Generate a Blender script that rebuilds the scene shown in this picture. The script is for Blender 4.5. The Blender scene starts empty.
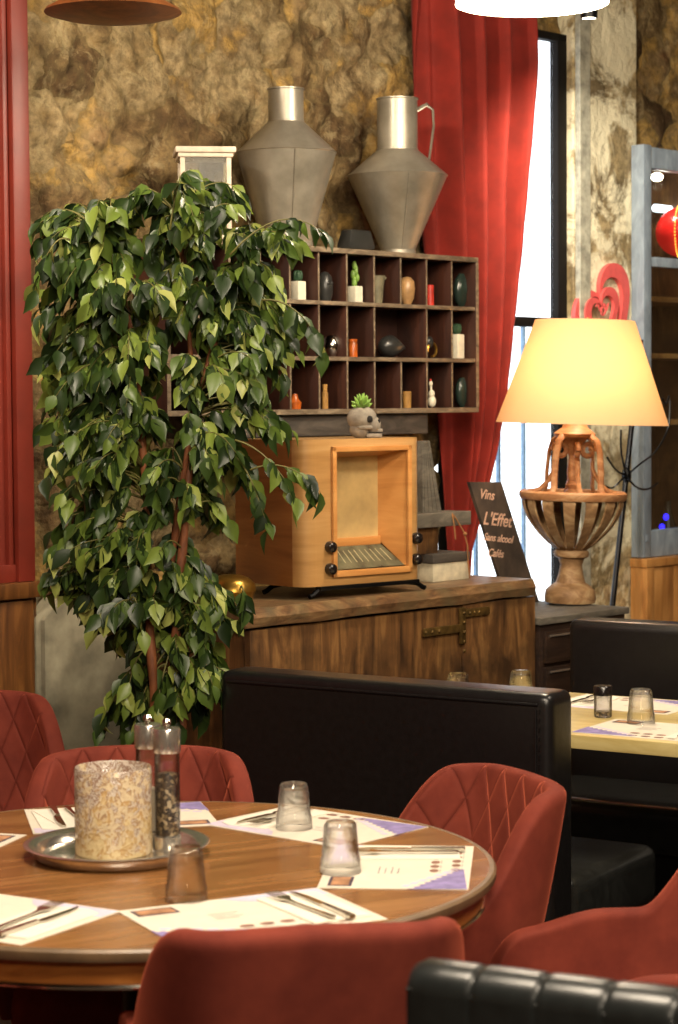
import bpy, bmesh, math, random
from mathutils import Vector, Matrix, noise
random.seed(7)
PI = math.pi
SC = bpy.context.scene
COL = SC.collection
# ------------------------------------------------------------------ camera, world, lights, exposure
F, CAMH, HOR, ROLL = 2200.0, 1.55, 400.0, 0.007
PITCH = math.atan((512 - HOR) / F)
cd = bpy.data.cameras.new('camera'); cam = bpy.data.objects.new('camera', cd); COL.objects.link(cam)
cd.sensor_fit = 'VERTICAL'; cd.sensor_height = 24.0; cd.lens = 24.0 * F / 1024
cd.dof.use_dof = True; cd.dof.focus_distance = 5.3; cd.dof.aperture_fstop = 4.5
cd.clip_start = .05; cd.clip_end = 200
CR = Matrix.Rotation(PI / 2 - PITCH, 4, 'X') @ Matrix.Rotation(-ROLL, 4, 'Z')
cam.matrix_world = Matrix.Translation((0, 0, CAMH)) @ CR
SC.camera = cam
vs = SC.view_settings
vs.view_transform = 'Standard'; vs.look = 'None'; vs.gamma = 1; vs.use_curve_mapping = False
vs.exposure = 0.35
w = bpy.data.worlds.new('world'); SC.world = w; w.use_nodes = True
w.node_tree.nodes['Background'].inputs[0].default_value = (.86, .93, 1.0, 1)
w.node_tree.nodes['Background'].inputs[1].default_value = 2.6
try:
    SC.cycles.max_bounces = 10; SC.cycles.transparent_max_bounces = 16; SC.cycles.sample_clamp_indirect = 4
except Exception: pass
WARM = (1.0, .84, .64)
def lamp(name, kind, loc, power, col=WARM, size=.2, aim=None, spot=None):
    l = bpy.data.lights.new(name, kind); o = bpy.data.objects.new(name, l); COL.objects.link(o)
    l.energy = power; l.color = col; o.location = loc
    if kind == 'AREA': l.shape = 'DISK'; l.size = size
    else: l.shadow_soft_size = size
    if kind == 'SPOT': l.spot_size = spot or 1.2; l.spot_blend = .7
    if aim: o.rotation_euler = (Vector(aim) - Vector(loc)).to_track_quat('-Z', 'Y').to_euler()
    return o
lamp('ceiling_light_dining', 'AREA', (-.2, 2.6, 3.05), 58, size=.7, aim=(-.2, 3.6, .8))
lamp('ceiling_light_entrance', 'AREA', (1.1, 1.6, 3.0), 62, size=.8, aim=(-.1, 5.0, 1.0))
lamp('corner_wall_fill', 'SPOT', (-1.3, 4.0, 3.05), 190, size=.15, aim=(-.45, 6.1, 2.15), spot=1.25)  # spot added out of view to brighten the upper stone wall
lamp('ceiling_light_booth', 'AREA', (1.9, 4.6, 3.0), 30, size=.5, aim=(.6, 6.2, 1.0))
lamp('ceiling_light_rear', 'AREA', (.4, -.5, 2.9), 45, size=1.2, aim=(0, 3.5, .8))

# ------------------------------------------------------------------ geometry of the view
def ray(px, py):
    a = (px - 339) / F; b = (512 - py) / F
    return (CR.to_3x3() @ Vector((a, b, -1.0)))
EYE = Vector((0, 0, CAMH))
def atz(px, py, z):
    r = ray(px, py); t = (z - CAMH) / r.z
    return EYE + r * t
def atY(px, py, Y):
    r = ray(px, py); return EYE + r * (Y / r.y)
def hit(px, py, P0, ang):
    """where the line of sight meets the upright plane through P0 along ang: (distance along, z)"""
    r = ray(px, py); d = Vector((math.cos(ang), math.sin(ang)))
    n = Vector((-d.y, d.x)); P = Vector((P0[0], P0[1]))
    t = n.dot(P) / (n.x * r.x + n.y * r.y)
    q = Vector((r.x * t, r.y * t)); return (q - P).dot(d), CAMH + r.z * t
UA = math.radians(47.9)                                    # direction of the back wall
O0 = atz(245, 610, 1.0)
UD = Vector((math.cos(UA), math.sin(UA), 0)); PD = Vector((-UD.y, UD.x, 0))
def W(s, q, z=0): return Vector((O0.x, O0.y, 0)) + UD * s + PD * q + Vector((0, 0, z))
def onq(px, py, q):                                         # (s, z) on the plane parallel to the wall at depth q
    return hit(px, py, W(0, q), UA)

# ------------------------------------------------------------------ materials
def lin(c):
    f = lambda v: v / 12.92 if v <= .04045 else ((v + .055) / 1.055) ** 2.4
    return tuple(f(v / 255.0) for v in c) + (1.0,)
class N:
    def __init__(s, name):
        s.m = bpy.data.materials.new(name); s.m.use_nodes = True; s.t = s.m.node_tree; s.n = s.t.nodes; s.l = s.t.links
        s.b = s.n['Principled BSDF']; s.out = s.n['Material Output']
    def add(s, typ, **k):
        x = s.n.new(typ)
        for a, v in k.items():
            if a.startswith('i_'):
                key = a[2:]; key = int(key) if key.isdigit() else key.replace('_', ' ')
                x.inputs[key].default_value = v
            else: setattr(x, a, v)
        return x
    def link(s, a, b): s.l.new(a, b)
    def coords(s, scale=(1, 1, 1), kind='Object', rot=(0, 0, 0)):
        tc = s.add('ShaderNodeTexCoord'); mp = s.add('ShaderNodeMapping')
        mp.inputs['Scale'].default_value = scale; mp.inputs['Rotation'].default_value = rot
        s.link(tc.outputs[kind], mp.inputs[0]); return mp.outputs[0]
    def noise(s, vec, scale, detail=4, rough=.55, dist=0):
        x = s.add('ShaderNodeTexNoise'); x.inputs['Scale'].default_value = scale; x.inputs['Detail'].default_value = detail
        x.inputs['Roughness'].default_value = rough; x.inputs['Distortion'].default_value = dist
        if vec: s.link(vec, x.inputs['Vector'])
        return x.outputs['Fac']
    def ramp(s, fac, stops):
        x = s.add('ShaderNodeValToRGB'); e = x.color_ramp.elements
        while len(e) > 1: e.remove(e[-1])
        e[0].position = stops[0][0]; e[0].color = stops[0][1] if len(stops[0][1]) == 4 else lin(stops[0][1])
        for p, c in stops[1:]:
            k = e.new(p); k.color = c if len(c) == 4 else lin(c)
        s.link(fac, x.inputs[0]); return x.outputs[0]
    def mix(s, fac, a, b, mode='MIX'):
        x = s.add('ShaderNodeMixRGB', blend_type=mode)
        for i, v in ((0, fac), (1, a), (2, b)):
            if isinstance(v, (int, float)): x.inputs[i].default_value = v
            elif isinstance(v, tuple): x.inputs[i].default_value = v if len(v) == 4 else lin(v)
            else: s.link(v, x.inputs[i])
        return x.outputs[0]
    def math(s, op, a, b=0.0):
        x = s.add('ShaderNodeMath', operation=op)
        for i, v in ((0, a), (1, b)):
            if isinstance(v, (int, float)): x.inputs[i].default_value = v
            else: s.link(v, x.inputs[i])
        return x.outputs[0]
    def bump(s, h, strength=.3, dist=.01):
        x = s.add('ShaderNodeBump'); x.inputs['Strength'].default_value = strength; x.inputs['Distance'].default_value = dist
        s.link(h, x.inputs['Height']); s.link(x.outputs[0], s.b.inputs['Normal'])
    def set(s, **k):
        for a, v in k.items(): s.b.inputs[a.replace('_', ' ')].default_value = v
        return s
def plain(name, col, rough=.5, metal=0, spec=.5, vary=.15, scale=30, bump=.0, **k):
    m = N(name); v = m.coords()
    f = m.noise(v, scale, 4)
    a = tuple(max(0, c * (1 - vary)) for c in col); b = tuple(min(255, c * (1 + vary)) for c in col)
    m.link(m.ramp(f, [(.3, a), (.7, b)]), m.b.inputs['Base Color'])
    m.set(Roughness=rough, Metallic=metal, **k); m.b.inputs['Specular IOR Level'].default_value = spec
    if bump: m.bump(f, bump)
    return m.m
def wood(name, dark, mid, light, rough=.45, scale=(1, 12, 12), n=3.0, coat=0, spec=.5, bump=.15, dist=1.2, stain=None):
    m = N(name); v = m.coords(scale)
    f = m.noise(v, n, 7, .62, dist)
    c = m.ramp(f, [(.28, dark), (.5, mid), (.72, light)])
    if stain:
        g = m.noise(m.coords((1, 1, 1)), stain[0], 5, .6)
        c = m.mix(m.ramp(g, [(.45, (0, 0, 0, 1)), (.65, (1, 1, 1, 1))]), c, stain[1])
    m.link(c, m.b.inputs['Base Color']); m.set(Roughness=rough); m.b.inputs['Coat Weight'].default_value = coat
    m.b.inputs['Specular IOR Level'].default_value = spec
    m.b.inputs['Coat Roughness'].default_value = .15
    m.bump(f, bump, .004); return m.m
def emit(name, col, strength):
    m = N(name); m.set(Roughness=.5); m.b.inputs['Base Color'].default_value = lin(col)
    m.b.inputs['Emission Color'].default_value = lin(col); m.b.inputs['Emission Strength'].default_value = strength; return m.m
def velvet(name, quilt):
    m = N(name); v = m.coords()
    f = m.noise(v, 9, 4, .6)
    c = m.ramp(f, [(.3, (100, 42, 34)), (.7, (132, 60, 46))])
    m.set(Roughness=.8); m.b.inputs['Sheen Weight'].default_value = .55; m.b.inputs['Sheen Roughness'].default_value = .35
    m.b.inputs['Sheen Tint'].default_value = lin((235, 120, 90)); m.b.inputs['Specular IOR Level'].default_value = .15
    if quilt:
        tc = m.add('ShaderNodeTexCoord'); sp = m.add('ShaderNodeSeparateXYZ'); m.link(tc.outputs['UV'], sp.inputs[0])
        a = m.math('MULTIPLY', sp.outputs[0], 12.0); b = m.math('MULTIPLY', sp.outputs[1], 6.6)
        def gro(x):
            fr = m.math('FRACT', x); d = m.math('ABSOLUTE', m.math('SUBTRACT', fr, .5)); return m.math('MULTIPLY', d, 2.0)
        g = m.math('MAXIMUM', gro(m.math('ADD', a, b)), gro(m.math('SUBTRACT', a, b)))
        h = m.math('SUBTRACT', 1.0, m.math('POWER', g, 9.0))
        m.bump(h, .55, .008)
        m.link(m.mix(m.math('MULTIPLY', m.math('POWER', g, 18.0), .35), c, (60, 18, 16)), m.b.inputs['Base Color'])
    else:
        m.link(c, m.b.inputs['Base Color'])
    return m.m
def glassmat(name, col=(255, 255, 255), rough=.0):
    m = N(name); m.set(Roughness=rough, IOR=1.46); m.b.inputs['Transmission Weight'].default_value = 1.0
    m.b.inputs['Base Color'].default_value = lin(col); return m.m
def pane(name, tint=(255, 255, 255), refl=.07):
    m = N(name); tr = m.add('ShaderNodeBsdfTransparent'); tr.inputs[0].default_value = lin(tint)
    gl = m.add('ShaderNodeBsdfGlossy'); gl.inputs['Roughness'].default_value = .02
    mx = m.add('ShaderNodeMixShader'); mx.inputs[0].default_value = refl
    m.link(tr.outputs[0], mx.inputs[1]); m.link(gl.outputs[0], mx.inputs[2]); m.link(mx.outputs[0], m.out.inputs[0]); return m.m

def stone_mat(name, pal, sc=3.2, plaster=None):
    m = N(name); v = m.coords((1, 1, 1))
    dn = m.add('ShaderNodeTexNoise'); dn.inputs['Scale'].default_value = 5; dn.inputs['Detail'].default_value = 5; m.link(v, dn.inputs['Vector'])
    vv = m.add('ShaderNodeMixRGB', blend_type='ADD'); vv.inputs[0].default_value = .30; m.link(v, vv.inputs[1]); m.link(dn.outputs['Color'], vv.inputs[2])
    vo = m.add('ShaderNodeTexVoronoi'); vo.inputs['Scale'].default_value = sc; vo.inputs['Randomness'].default_value = 1; m.link(vv.outputs[0], vo.inputs['Vector'])
    ve = m.add('ShaderNodeTexVoronoi', feature='DISTANCE_TO_EDGE'); ve.inputs['Scale'].default_value = sc; m.link(vv.outputs[0], ve.inputs['Vector'])
    sp = m.add('ShaderNodeSeparateColor'); m.link(vo.outputs['Color'], sp.inputs[0])
    n1 = m.noise(v, 6, 8, .65); n2 = m.noise(v, 28, 6, .7); n3 = m.noise(v, 1.6, 4, .6, .8)
    k = m.math('ADD', m.math('MULTIPLY', sp.outputs[0], .42), m.math('MULTIPLY', n1, .62))
    c = m.ramp(k, pal)
    c = m.mix(m.ramp(n2, [(.42, (0, 0, 0, 1)), (.62, (1, 1, 1, 1))]), c, m.mix(.55, c, (52, 40, 24)))
    c = m.mix(m.ramp(m.noise(v, 11, 9, .72, .6), [(.54, (0, 0, 0, 1)), (.62, (1, 1, 1, 1))]), c, m.mix(.28, c, (196, 180, 136)))
    # mortar smeared over the joints
    mort = m.ramp(m.math('ADD', ve.outputs[0], m.math('MULTIPLY', n1, .10)), [(.045, (1, 1, 1, 1)), (.12, (0, 0, 0, 1))])
    c = m.mix(m.math('MULTIPLY', mort, .55), c, m.ramp(n1, [(.35, (78, 64, 38)), (.65, (128, 112, 74))]))
    if plaster:
        pf = m.ramp(m.noise(v, 4.2, 8, .68, .5), plaster[0]); c = m.mix(pf, c, plaster[1])
    m.link(c, m.b.inputs['Base Color']); m.set(Roughness=.82)
    m.b.inputs['Specular IOR Level'].default_value = .25
    hgt = m.math('ADD', m.math('MULTIPLY', m.math('MINIMUM', ve.outputs[0], .18), 2.2), m.math('ADD', m.math('MULTIPLY', n1, .7), m.math('MULTIPLY', n2, .3)))
    m.bump(hgt, .6, .045); return m.m
M = {}
M['stone'] = stone_mat('rubble_stone', [(.22, (58, 40, 24)), (.36, (98, 76, 48)), (.45, (136, 114, 76)), (.53, (160, 140, 102)), (.59, (124, 102, 68)), (.66, (172, 138, 74)), (.76, (146, 122, 84)), (.86, (112, 72, 42))], 5.0)
M['pillar'] = stone_mat('peeled_plaster', [(.2, (112, 96, 70)), (.4, (156, 140, 108)), (.6, (192, 170, 124)), (.8, (170, 126, 90))], 2.2,
                        ([(.46, (0, 0, 0, 1)), (.54, (1, 1, 1, 1))], (230, 222, 190)))
M['ochre'] = plain('smooth_grey_plaster', (142, 136, 116), .8, vary=.28, scale=7, bump=.3, spec=.2)
M['ceil'] = plain('dark_ceiling', (62, 48, 34), .8, vary=.2, scale=4)
M['floor'] = wood('floor_boards', (34, 22, 14), (56, 38, 24), (76, 54, 36), .5)
M['wallplain'] = plain('warm_plaster', (150, 112, 74), .8, vary=.1, scale=3)
M['redpaint'] = plain('red_painted_wood', (112, 38, 26), .45, vary=.12, scale=5)
M['dado'] = wood('dado_wood', (62, 34, 14), (98, 60, 26), (130, 86, 42), .4, (8, 8, 1))
M['tablewood'] = wood('table_top_wood', (108, 70, 38), (140, 96, 54), (166, 120, 74), .26, (1.2, 9, 9), 2.2, .25, bump=.03, dist=.6)
M['apron'] = wood('table_apron_wood', (118, 66, 26), (156, 94, 40), (178, 116, 56), .35, (2, 2, 8), bump=.03)
M['tableedge'] = plain('worn_table_edge', (112, 90, 66), .4, vary=.15, scale=20)
M['black'] = plain('black_leather', (17, 16, 17), .32, vary=.2, scale=60, bump=.05, spec=.6)
M['blackgloss'] = plain('glossy_black_leather', (30, 31, 30), .24, vary=.2, scale=40, bump=.03, spec=.7)
M['darkwood'] = wood('dark_frame_wood', (22, 14, 10), (40, 26, 18), (58, 40, 28), .5)
M['bench'] = plain('channelled_leather', (27, 30, 30), .33, vary=.15, scale=40, bump=.04, spec=.6)
M['blackmetal'] = plain('black_metal', (20, 20, 22), .35, .6)
M['velvet'] = velvet('red_velvet', False); M['velvetq'] = velvet('quilted_red_velvet', True)
M['chrome'] = plain('chrome', (205, 200, 190), .14, 1.0, vary=.04)
M['steel'] = plain('brushed_steel', (222, 216, 206), .19, .9, vary=.05, scale=80)
M['tin'] = N('old_tin')
_f = M['tin'].noise(M['tin'].coords(), 6, 6, .6)
M['tin'].link(M['tin'].ramp(_f, [(.3, (124, 118, 104)), (.7, (172, 164, 148))]), M['tin'].b.inputs['Base Color'])
M['tin'].link(M['tin'].ramp(_f, [(.3, (.28, .28, .28, 1)), (.7, (.46, .46, .46, 1))]), M['tin'].b.inputs['Roughness'])
M['tin'].set(Metallic=.55); M['tin'] = M['tin'].m
M['chest'] = wood('old_chest_wood', (50, 33, 19), (100, 68, 38), (144, 106, 62), .42, (9, 9, 1.2), 2.5, 0, .5, .25, 1.4, (5, (52, 35, 21)))
M['chesttop'] = wood('worn_chest_lid', (62, 40, 26), (112, 82, 54), (156, 126, 88), .4, (2, 7, 7), 3.5, 0, .5, .5, 2.0, (8, (96, 84, 60)))
M['iron'] = plain('rusty_brass_iron', (104, 82, 44), .45, .7, vary=.3, scale=30)
M['radio'] = wood('honey_veneer', (160, 116, 66), (182, 138, 84), (198, 157, 104), .3, (1, 1, 14), 1.6, .3, bump=.01, dist=.4)
M['radioside'] = wood('radio_side_veneer', (116, 70, 34), (140, 90, 46), (158, 106, 58), .32, (1, 1, 10), 1.8, .3, bump=.01)
M['radiotrim'] = wood('radio_moulding', (184, 122, 64), (202, 142, 80), (218, 162, 98), .3, (1, 1, 8), 2, .3, bump=.01)
M['grille'] = plain('radio_cloth', (190, 160, 104), .7, vary=.12, scale=9)
M['dial'] = plain('smoky_dial_glass', (84, 84, 66), .1, vary=.3, scale=26, spec=.8)
M['dialmark'] = plain('dial_lettering', (168, 160, 124), .5)
M['knob'] = plain('black_bakelite', (24, 20, 20), .2, spec=.6)
M['cabwood'] = wood('typecase_wood', (74, 62, 50), (112, 98, 80), (150, 134, 112), .6, (4, 4, 12), 3, 0, .3, .3)
M['cabdark'] = wood('typecase_back_and_shade', (32, 14, 8), (50, 23, 12), (68, 33, 17), .55, (8, 8, 1), 2)
M['curtain'] = plain('red_curtain', (122, 34, 25), .75, vary=.1, scale=12, spec=.2)
M['curtain'].node_tree.nodes['Principled BSDF'].inputs['Sheen Weight'].default_value = .05
M['leaf'] = N('ficus_leaf')
_m = M['leaf']; _g = _m.add('ShaderNodeNewGeometry')
_c = _m.ramp(_g.outputs['Random Per Island'], [(0, (26, 40, 20)), (.35, (46, 66, 28)), (.65, (78, 100, 40)), (.88, (124, 142, 60)), (1, (168, 172, 96))])
_m.link(_c, _m.b.inputs['Base Color']); _m.set(Roughness=.38); _m.b.inputs['Specular IOR Level'].default_value = .45
_t = _m.add('ShaderNodeBsdfTranslucent'); _m.link(_c, _t.inputs[0]); _x = _m.add('ShaderNodeMixShader'); _x.inputs[0].default_value = .22
_m.link(_m.b.outputs[0], _x.inputs[1]); _m.link(_t.outputs[0], _x.inputs[2]); _m.link(_x.outputs[0], _m.out.inputs[0]); M['leaf'] = _m.m
M['bark'] = wood('ficus_bark', (72, 38, 18), (112, 62, 30), (140, 84, 44), .7, (6, 6, 2), 4)
M['twig'] = plain('green_twig', (96, 92, 44), .6)
M['pot'] = plain('terracotta', (120, 66, 42), .7); M['soil'] = plain('soil', (36, 26, 18), .9, bump=.5)
M['paper'] = plain('placemat_paper', (220, 212, 196), .75, vary=.02, spec=.2)
M['napkin'] = plain('paper_napkin', (232, 226, 212), .85, vary=.02, spec=.1)
M['lilac'] = plain('lilac_wash', (206, 196, 216), .75, vary=.08, scale=20, spec=.2)
M['violet'] = plain('violet_print', (140, 128, 176), .75, vary=.12, scale=40, spec=.2)
M['inkbrown'] = plain('brown_print', (132, 96, 82), .75, vary=.2, scale=90, spec=.2)
M['inkgrey'] = plain('grey_print', (150, 142, 140), .75, spec=.2)
M['inkdark'] = plain('dark_print', (72, 62, 76), .75, spec=.2)
M['photo'] = plain('photo_print', (150, 112, 84), .7, vary=.45, scale=45, spec=.2)
M['glass'] = glassmat('clear_glass'); _m = N('thin_clear_glass'); _lw = _m.add('ShaderNodeLayerWeight'); _lw.inputs['Blend'].default_value = .22
_tr = _m.add('ShaderNodeBsdfTransparent'); _tr.inputs[0].default_value = (1, 1, 1, 1); _gg = _m.add('ShaderNodeBsdfGlossy'); _gg.inputs['Roughness'].default_value = .03
_gl = _m.add('ShaderNodeBsdfGlass'); _gl.inputs['IOR'].default_value = 1.42
_x1 = _m.add('ShaderNodeMixShader'); _m.link(_m.math('MINIMUM', _m.math('MULTIPLY', _lw.outputs['Fresnel'], 1.0), .8), _x1.inputs[0]); _m.link(_tr.outputs[0], _x1.inputs[1]); _m.link(_gg.outputs[0], _x1.inputs[2])
_x2 = _m.add('ShaderNodeMixShader'); _x2.inputs[0].default_value = .30; _m.link(_x1.outputs[0], _x2.inputs[1]); _m.link(_gl.outputs[0], _x2.inputs[2]); _m.link(_x2.outputs[0], _m.out.inputs[0]); M['glass'] = _m.m; M['pane'] = pane('window_glass'); M['lantpane'] = pane('lantern_glass', (225, 225, 215), .015); M['casepane'] = pane('case_glass', (235, 240, 240), .10)
M['pepper'] = N('peppercorns'); _m = M['pepper']
_v = _m.add('ShaderNodeTexVoronoi'); _v.inputs['Scale'].default_value = 170; _m.link(_m.coords(), _v.inputs['Vector'])
_s = _m.add('ShaderNodeSeparateColor'); _m.link(_v.outputs['Color'], _s.inputs[0])
_m.link(_m.ramp(_s.outputs[0], [(.0, (24, 18, 14)), (.5, (70, 54, 38)), (.8, (150, 130, 96)), (1, (190, 172, 140))]), _m.b.inputs['Base Color'])
_m.bump(_v.outputs['Distance'], -.8, .004); M['pepper'] = _m.m
M['mosaic'] = N('mottled_glass'); _m = M['mosaic']; _cc = _m.coords()
_v = _m.add('ShaderNodeTexVoronoi'); _v.inputs['Scale'].default_value = 105; _m.link(_cc, _v.inputs['Vector'])
_s = _m.add('ShaderNodeSeparateColor'); _m.link(_v.outputs['Color'], _s.inputs[0])
_sz = _m.add('ShaderNodeSeparateXYZ'); _m.link(_cc, _sz.inputs[0])
_k = _m.math('ADD', _m.math('MULTIPLY', _s.outputs[0], .22), _m.math('ADD', _m.math('MULTIPLY', _sz.outputs[2], 2.2), _m.math('MULTIPLY', _m.noise(_cc, 26, 5, .65, 1.0), .85)))
_c = _m.ramp(_k, [(.50, (232, 214, 168)), (.60, (196, 158, 104)), (.64, (230, 216, 184)), (.72, (222, 204, 170)), (.76, (172, 134, 96)), (.80, (226, 218, 204)), (.86, (150, 116, 92)), (.90, (228, 220, 210)), (.96, (140, 104, 82)), (1, (214, 200, 186))])
_m.link(_c, _m.b.inputs['Base Color']); _m.set(Roughness=.2); _m.bump(_v.outputs['Distance'], .4, .003)
_t = _m.add('ShaderNodeBsdfTranslucent'); _m.link(_c, _t.inputs[0]); _x = _m.add('ShaderNodeMixShader'); _x.inputs[0].default_value = .35
_m.link(_m.b.outputs[0], _x.inputs[1]); _m.link(_t.outputs[0], _x.inputs[2]); _m.link(_x.outputs[0], _m.out.inputs[0]); M['mosaic'] = _m.m
M['shade'] = N('linen_shade'); _m = M['shade']; _d = _m.add('ShaderNodeBsdfDiffuse'); _t = _m.add('ShaderNodeBsdfTranslucent')
_d.inputs[0].default_value = lin((236, 214, 184)); _t.inputs[0].default_value = lin((250, 222, 180)); _x = _m.add('ShaderNodeMixShader'); _x.inputs[0].default_value = .62
_m.link(_d.outputs[0], _x.inputs[1]); _m.link(_t.outputs[0], _x.inputs[2]); _m.link(_x.outputs[0], _m.out.inputs[0]); M['shade'] = _m.m
M['lampwood'] = wood('limed_lamp_wood', (130, 84, 52), (168, 120, 80), (196, 160, 120), .55, (3, 3, 6), 4, 0, .3, .2)
M['lampdark'] = wood('lamp_slat_wood', (96, 66, 40), (142, 110, 76), (176, 150, 112), .6, (3, 3, 5), 4, 0, .3, .2)
M['farwood'] = wood('pale_table_wood', (176, 150, 92), (202, 180, 116), (220, 202, 142), .35, (1.5, 8, 8), 2, .2, bump=.02)
M['blue'] = wood('blue_grey_paint', (112, 124, 136), (134, 148, 162), (156, 170, 184), .5, (6, 6, 2), 3, 0, .4, .1)
M['pine'] = wood('orange_pine', (150, 98, 48), (190, 136, 76), (210, 160, 100), .4, (7, 7, 1), 2)
M['heart'] = plain('coral_red_paint', (216, 92, 90), .5, vary=.05)
M['chalk'] = plain('slate_board', (56, 46, 38), .7, vary=.35, scale=14); M['chalktext'] = plain('chalk', (186, 150, 128), .9)
M['greywood'] = wood('weathered_grey_wood', (70, 66, 58), (96, 90, 80), (122, 114, 102), .7, (2, 8, 8), 4)
M['ledge'] = wood('grey_ledge_wood', (46, 42, 38), (66, 60, 54), (88, 80, 72), .7, (2, 8, 8), 4)
M['cream'] = plain('cream_card', (196, 186, 160), .7, vary=.1); M['white'] = plain('white_ceramic', (232, 224, 200), .35, vary=.05)
M['lantern'] = plain('greyed_white_paint', (196, 180, 160), .55, vary=.1)
M['concrete'] = plain('grey_concrete', (124, 116, 104), .8, vary=.16, scale=40, bump=.3)
M['socket'] = plain('skull_hollow_black', (22, 19, 17), .9)
M['succ'] = plain('succulent_green', (108, 140, 60), .5, vary=.25); M['cactus'] = plain('dark_cactus', (34, 62, 38), .6, vary=.3, scale=50)
M['brass'] = plain('brass', (164, 128, 56), .3, .9, vary=.12)
M['tan'] = plain('tan_glazed_clay', (166, 128, 84), .35, vary=.15); M['dkgreen'] = plain('dark_green_glass', (34, 46, 40), .22, vary=.15)
M['greyclay'] = plain('grey_green_clay', (112, 106, 84), .5); M['rock'] = plain('dark_grey_stoneware', (44, 44, 42), .3, vary=.2, scale=10)
M['redsm'] = plain('red_lacquer', (186, 52, 40), .4); M['amber'] = plain('amber_glass', (176, 86, 28), .25, vary=.2); M['cork'] = plain('cork', (168, 124, 62), .7)
M['twine'] = plain('hemp_twine', (140, 96, 58), .9)
M['bluewin'] = plain('blue_painted_bar', (112, 146, 182), .5)
M['winframe'] = plain('black_window_frame', (18, 15, 13), .7, spec=.2); M['wintrim'] = plain('pale_grey_trim', (158, 156, 140), .6, vary=.2)
M['wicker'] = wood('brown_lacquer_shade', (82, 44, 20), (116, 66, 30), (140, 86, 44), .45, (3, 3, 3), 4)
M['glowwhite'] = emit('lit_diffuser', (255, 236, 200), 14); M['pendwhite'] = emit('lit_shade', (255, 238, 208), 5)
M['spotglow'] = emit('lit_spot', (255, 238, 210), 20)
M['redglow'] = N('lit_red_paper'); _m = M['redglow']; _m.link(_m.ramp(_m.noise(_m.coords(), 12), [(.3, (190, 20, 22)), (.7, (226, 42, 38))]), _m.b.inputs['Base Color'])
_m.b.inputs['Emission Color'].default_value = lin((230, 30, 30)); _m.b.inputs['Emission Strength'].default_value = .35; _m.set(Roughness=.25); M['redglow'] = _m.m
M['beads'] = emit('lit_beads', (255, 160, 60), 4); M['bluelight'] = emit('blue_led', (40, 30, 255), 4); M['strip'] = emit('lit_tube', (235, 245, 255), 4)

# ------------------------------------------------------------------ mesh helpers
def RX(a): return Matrix.Rotation(a, 4, 'X')
def RY(a): return Matrix.Rotation(a, 4, 'Y')
def RZ(a): return Matrix.Rotation(a, 4, 'Z')
def T(x, y=0, z=0): return Matrix.Translation((x, y, z))
def new(): return bmesh.new()
def box(bm, x0, x1, y0, y1, z0, z1, bev=0, mtx=None, mi=0, seg=2):
    r = bmesh.ops.create_cube(bm, size=1); vs_ = r['verts']
    bmesh.ops.scale(bm, vec=(x1 - x0, y1 - y0, z1 - z0), verts=vs_)
    bmesh.ops.translate(bm, vec=((x0 + x1) / 2, (y0 + y1) / 2, (z0 + z1) / 2), verts=vs_)
    if mtx is not None: bmesh.ops.transform(bm, matrix=mtx, verts=vs_)
    fs = list({f for v in vs_ for f in v.link_faces})
    for f in fs: f.material_index = mi
    if bev:
        es = list({e for v in vs_ for e in v.link_edges})
        bmesh.ops.bevel(bm, geom=es, offset=bev, segments=seg, affect='EDGES', profile=.6)
    return bm
def lathe(bm, prof, seg=32, c=(0, 0, 0), mtx=None, mi=0, a0=0.0):
    rings = []; X = mtx or Matrix.Identity(4)
    for r, z in prof:
        if r < 1e-6: rings.append([bm.verts.new(X @ Vector((c[0], c[1], c[2] + z)))])
        else: rings.append([bm.verts.new(X @ Vector((c[0] + r * math.cos(a0 + 2 * PI * i / seg), c[1] + r * math.sin(a0 + 2 * PI * i / seg), c[2] + z))) for i in range(seg)])
    for a, b in zip(rings, rings[1:]):
        for i in range(seg):
            j = (i + 1) % seg
            if len(a) == 1 and len(b) == 1: continue
            if len(a) == 1: vv = (a[0], b[j], b[i])
            elif len(b) == 1: vv = (a[i], a[j], b[0])
            else: vv = (a[i], a[j], b[j], b[i])
            try: f = bm.faces.new(vv); f.material_index = mi
            except ValueError: pass
    return bm
def tube(bm, pts, rad, seg=8, mi=0, flat=1.0):
    pts = [Vector(p) for p in pts]; n = len(pts)
    R = rad if isinstance(rad, (list, tuple)) else [rad] * n
    prev = None; rings = []
    for i, p in enumerate(pts):
        d = (pts[min(i + 1, n - 1)] - pts[max(i - 1, 0)])
        if d.length < 1e-9: d = Vector((0, 0, 1))
        d.normalize()
        if prev is None: a = d.orthogonal().normalized()
        else:
            a = prev - d * prev.dot(d)
            a = a.normalized() if a.length > 1e-6 else d.orthogonal().normalized()
        prev = a; b = d.cross(a)
        rings.append([bm.verts.new(p + (a * math.cos(2 * PI * k / seg) + b * math.sin(2 * PI * k / seg) * flat) * R[i]) for k in range(seg)])
    for a, b in zip(rings, rings[1:]):
        for k in range(seg):
            f = bm.faces.new((a[k], a[(k + 1) % seg], b[(k + 1) % seg], b[k])); f.material_index = mi
    for rg in (rings[0][::-1], rings[-1]):
        f = bm.faces.new(rg); f.material_index = mi
    return bm
def ell(bm, c, r, seg=20, mtx=None, mi=0):
    k = bmesh.ops.create_uvsphere(bm, u_segments=seg, v_segments=max(6, seg // 2), radius=1)
    bmesh.ops.scale(bm, vec=r, verts=k['verts'])
    if mtx is not None: bmesh.ops.transform(bm, matrix=mtx, verts=k['verts'])
    bmesh.ops.translate(bm, vec=c, verts=k['verts'])
    for f in {f for v in k['verts'] for f in v.link_faces}: f.material_index = mi
    return bm
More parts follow.
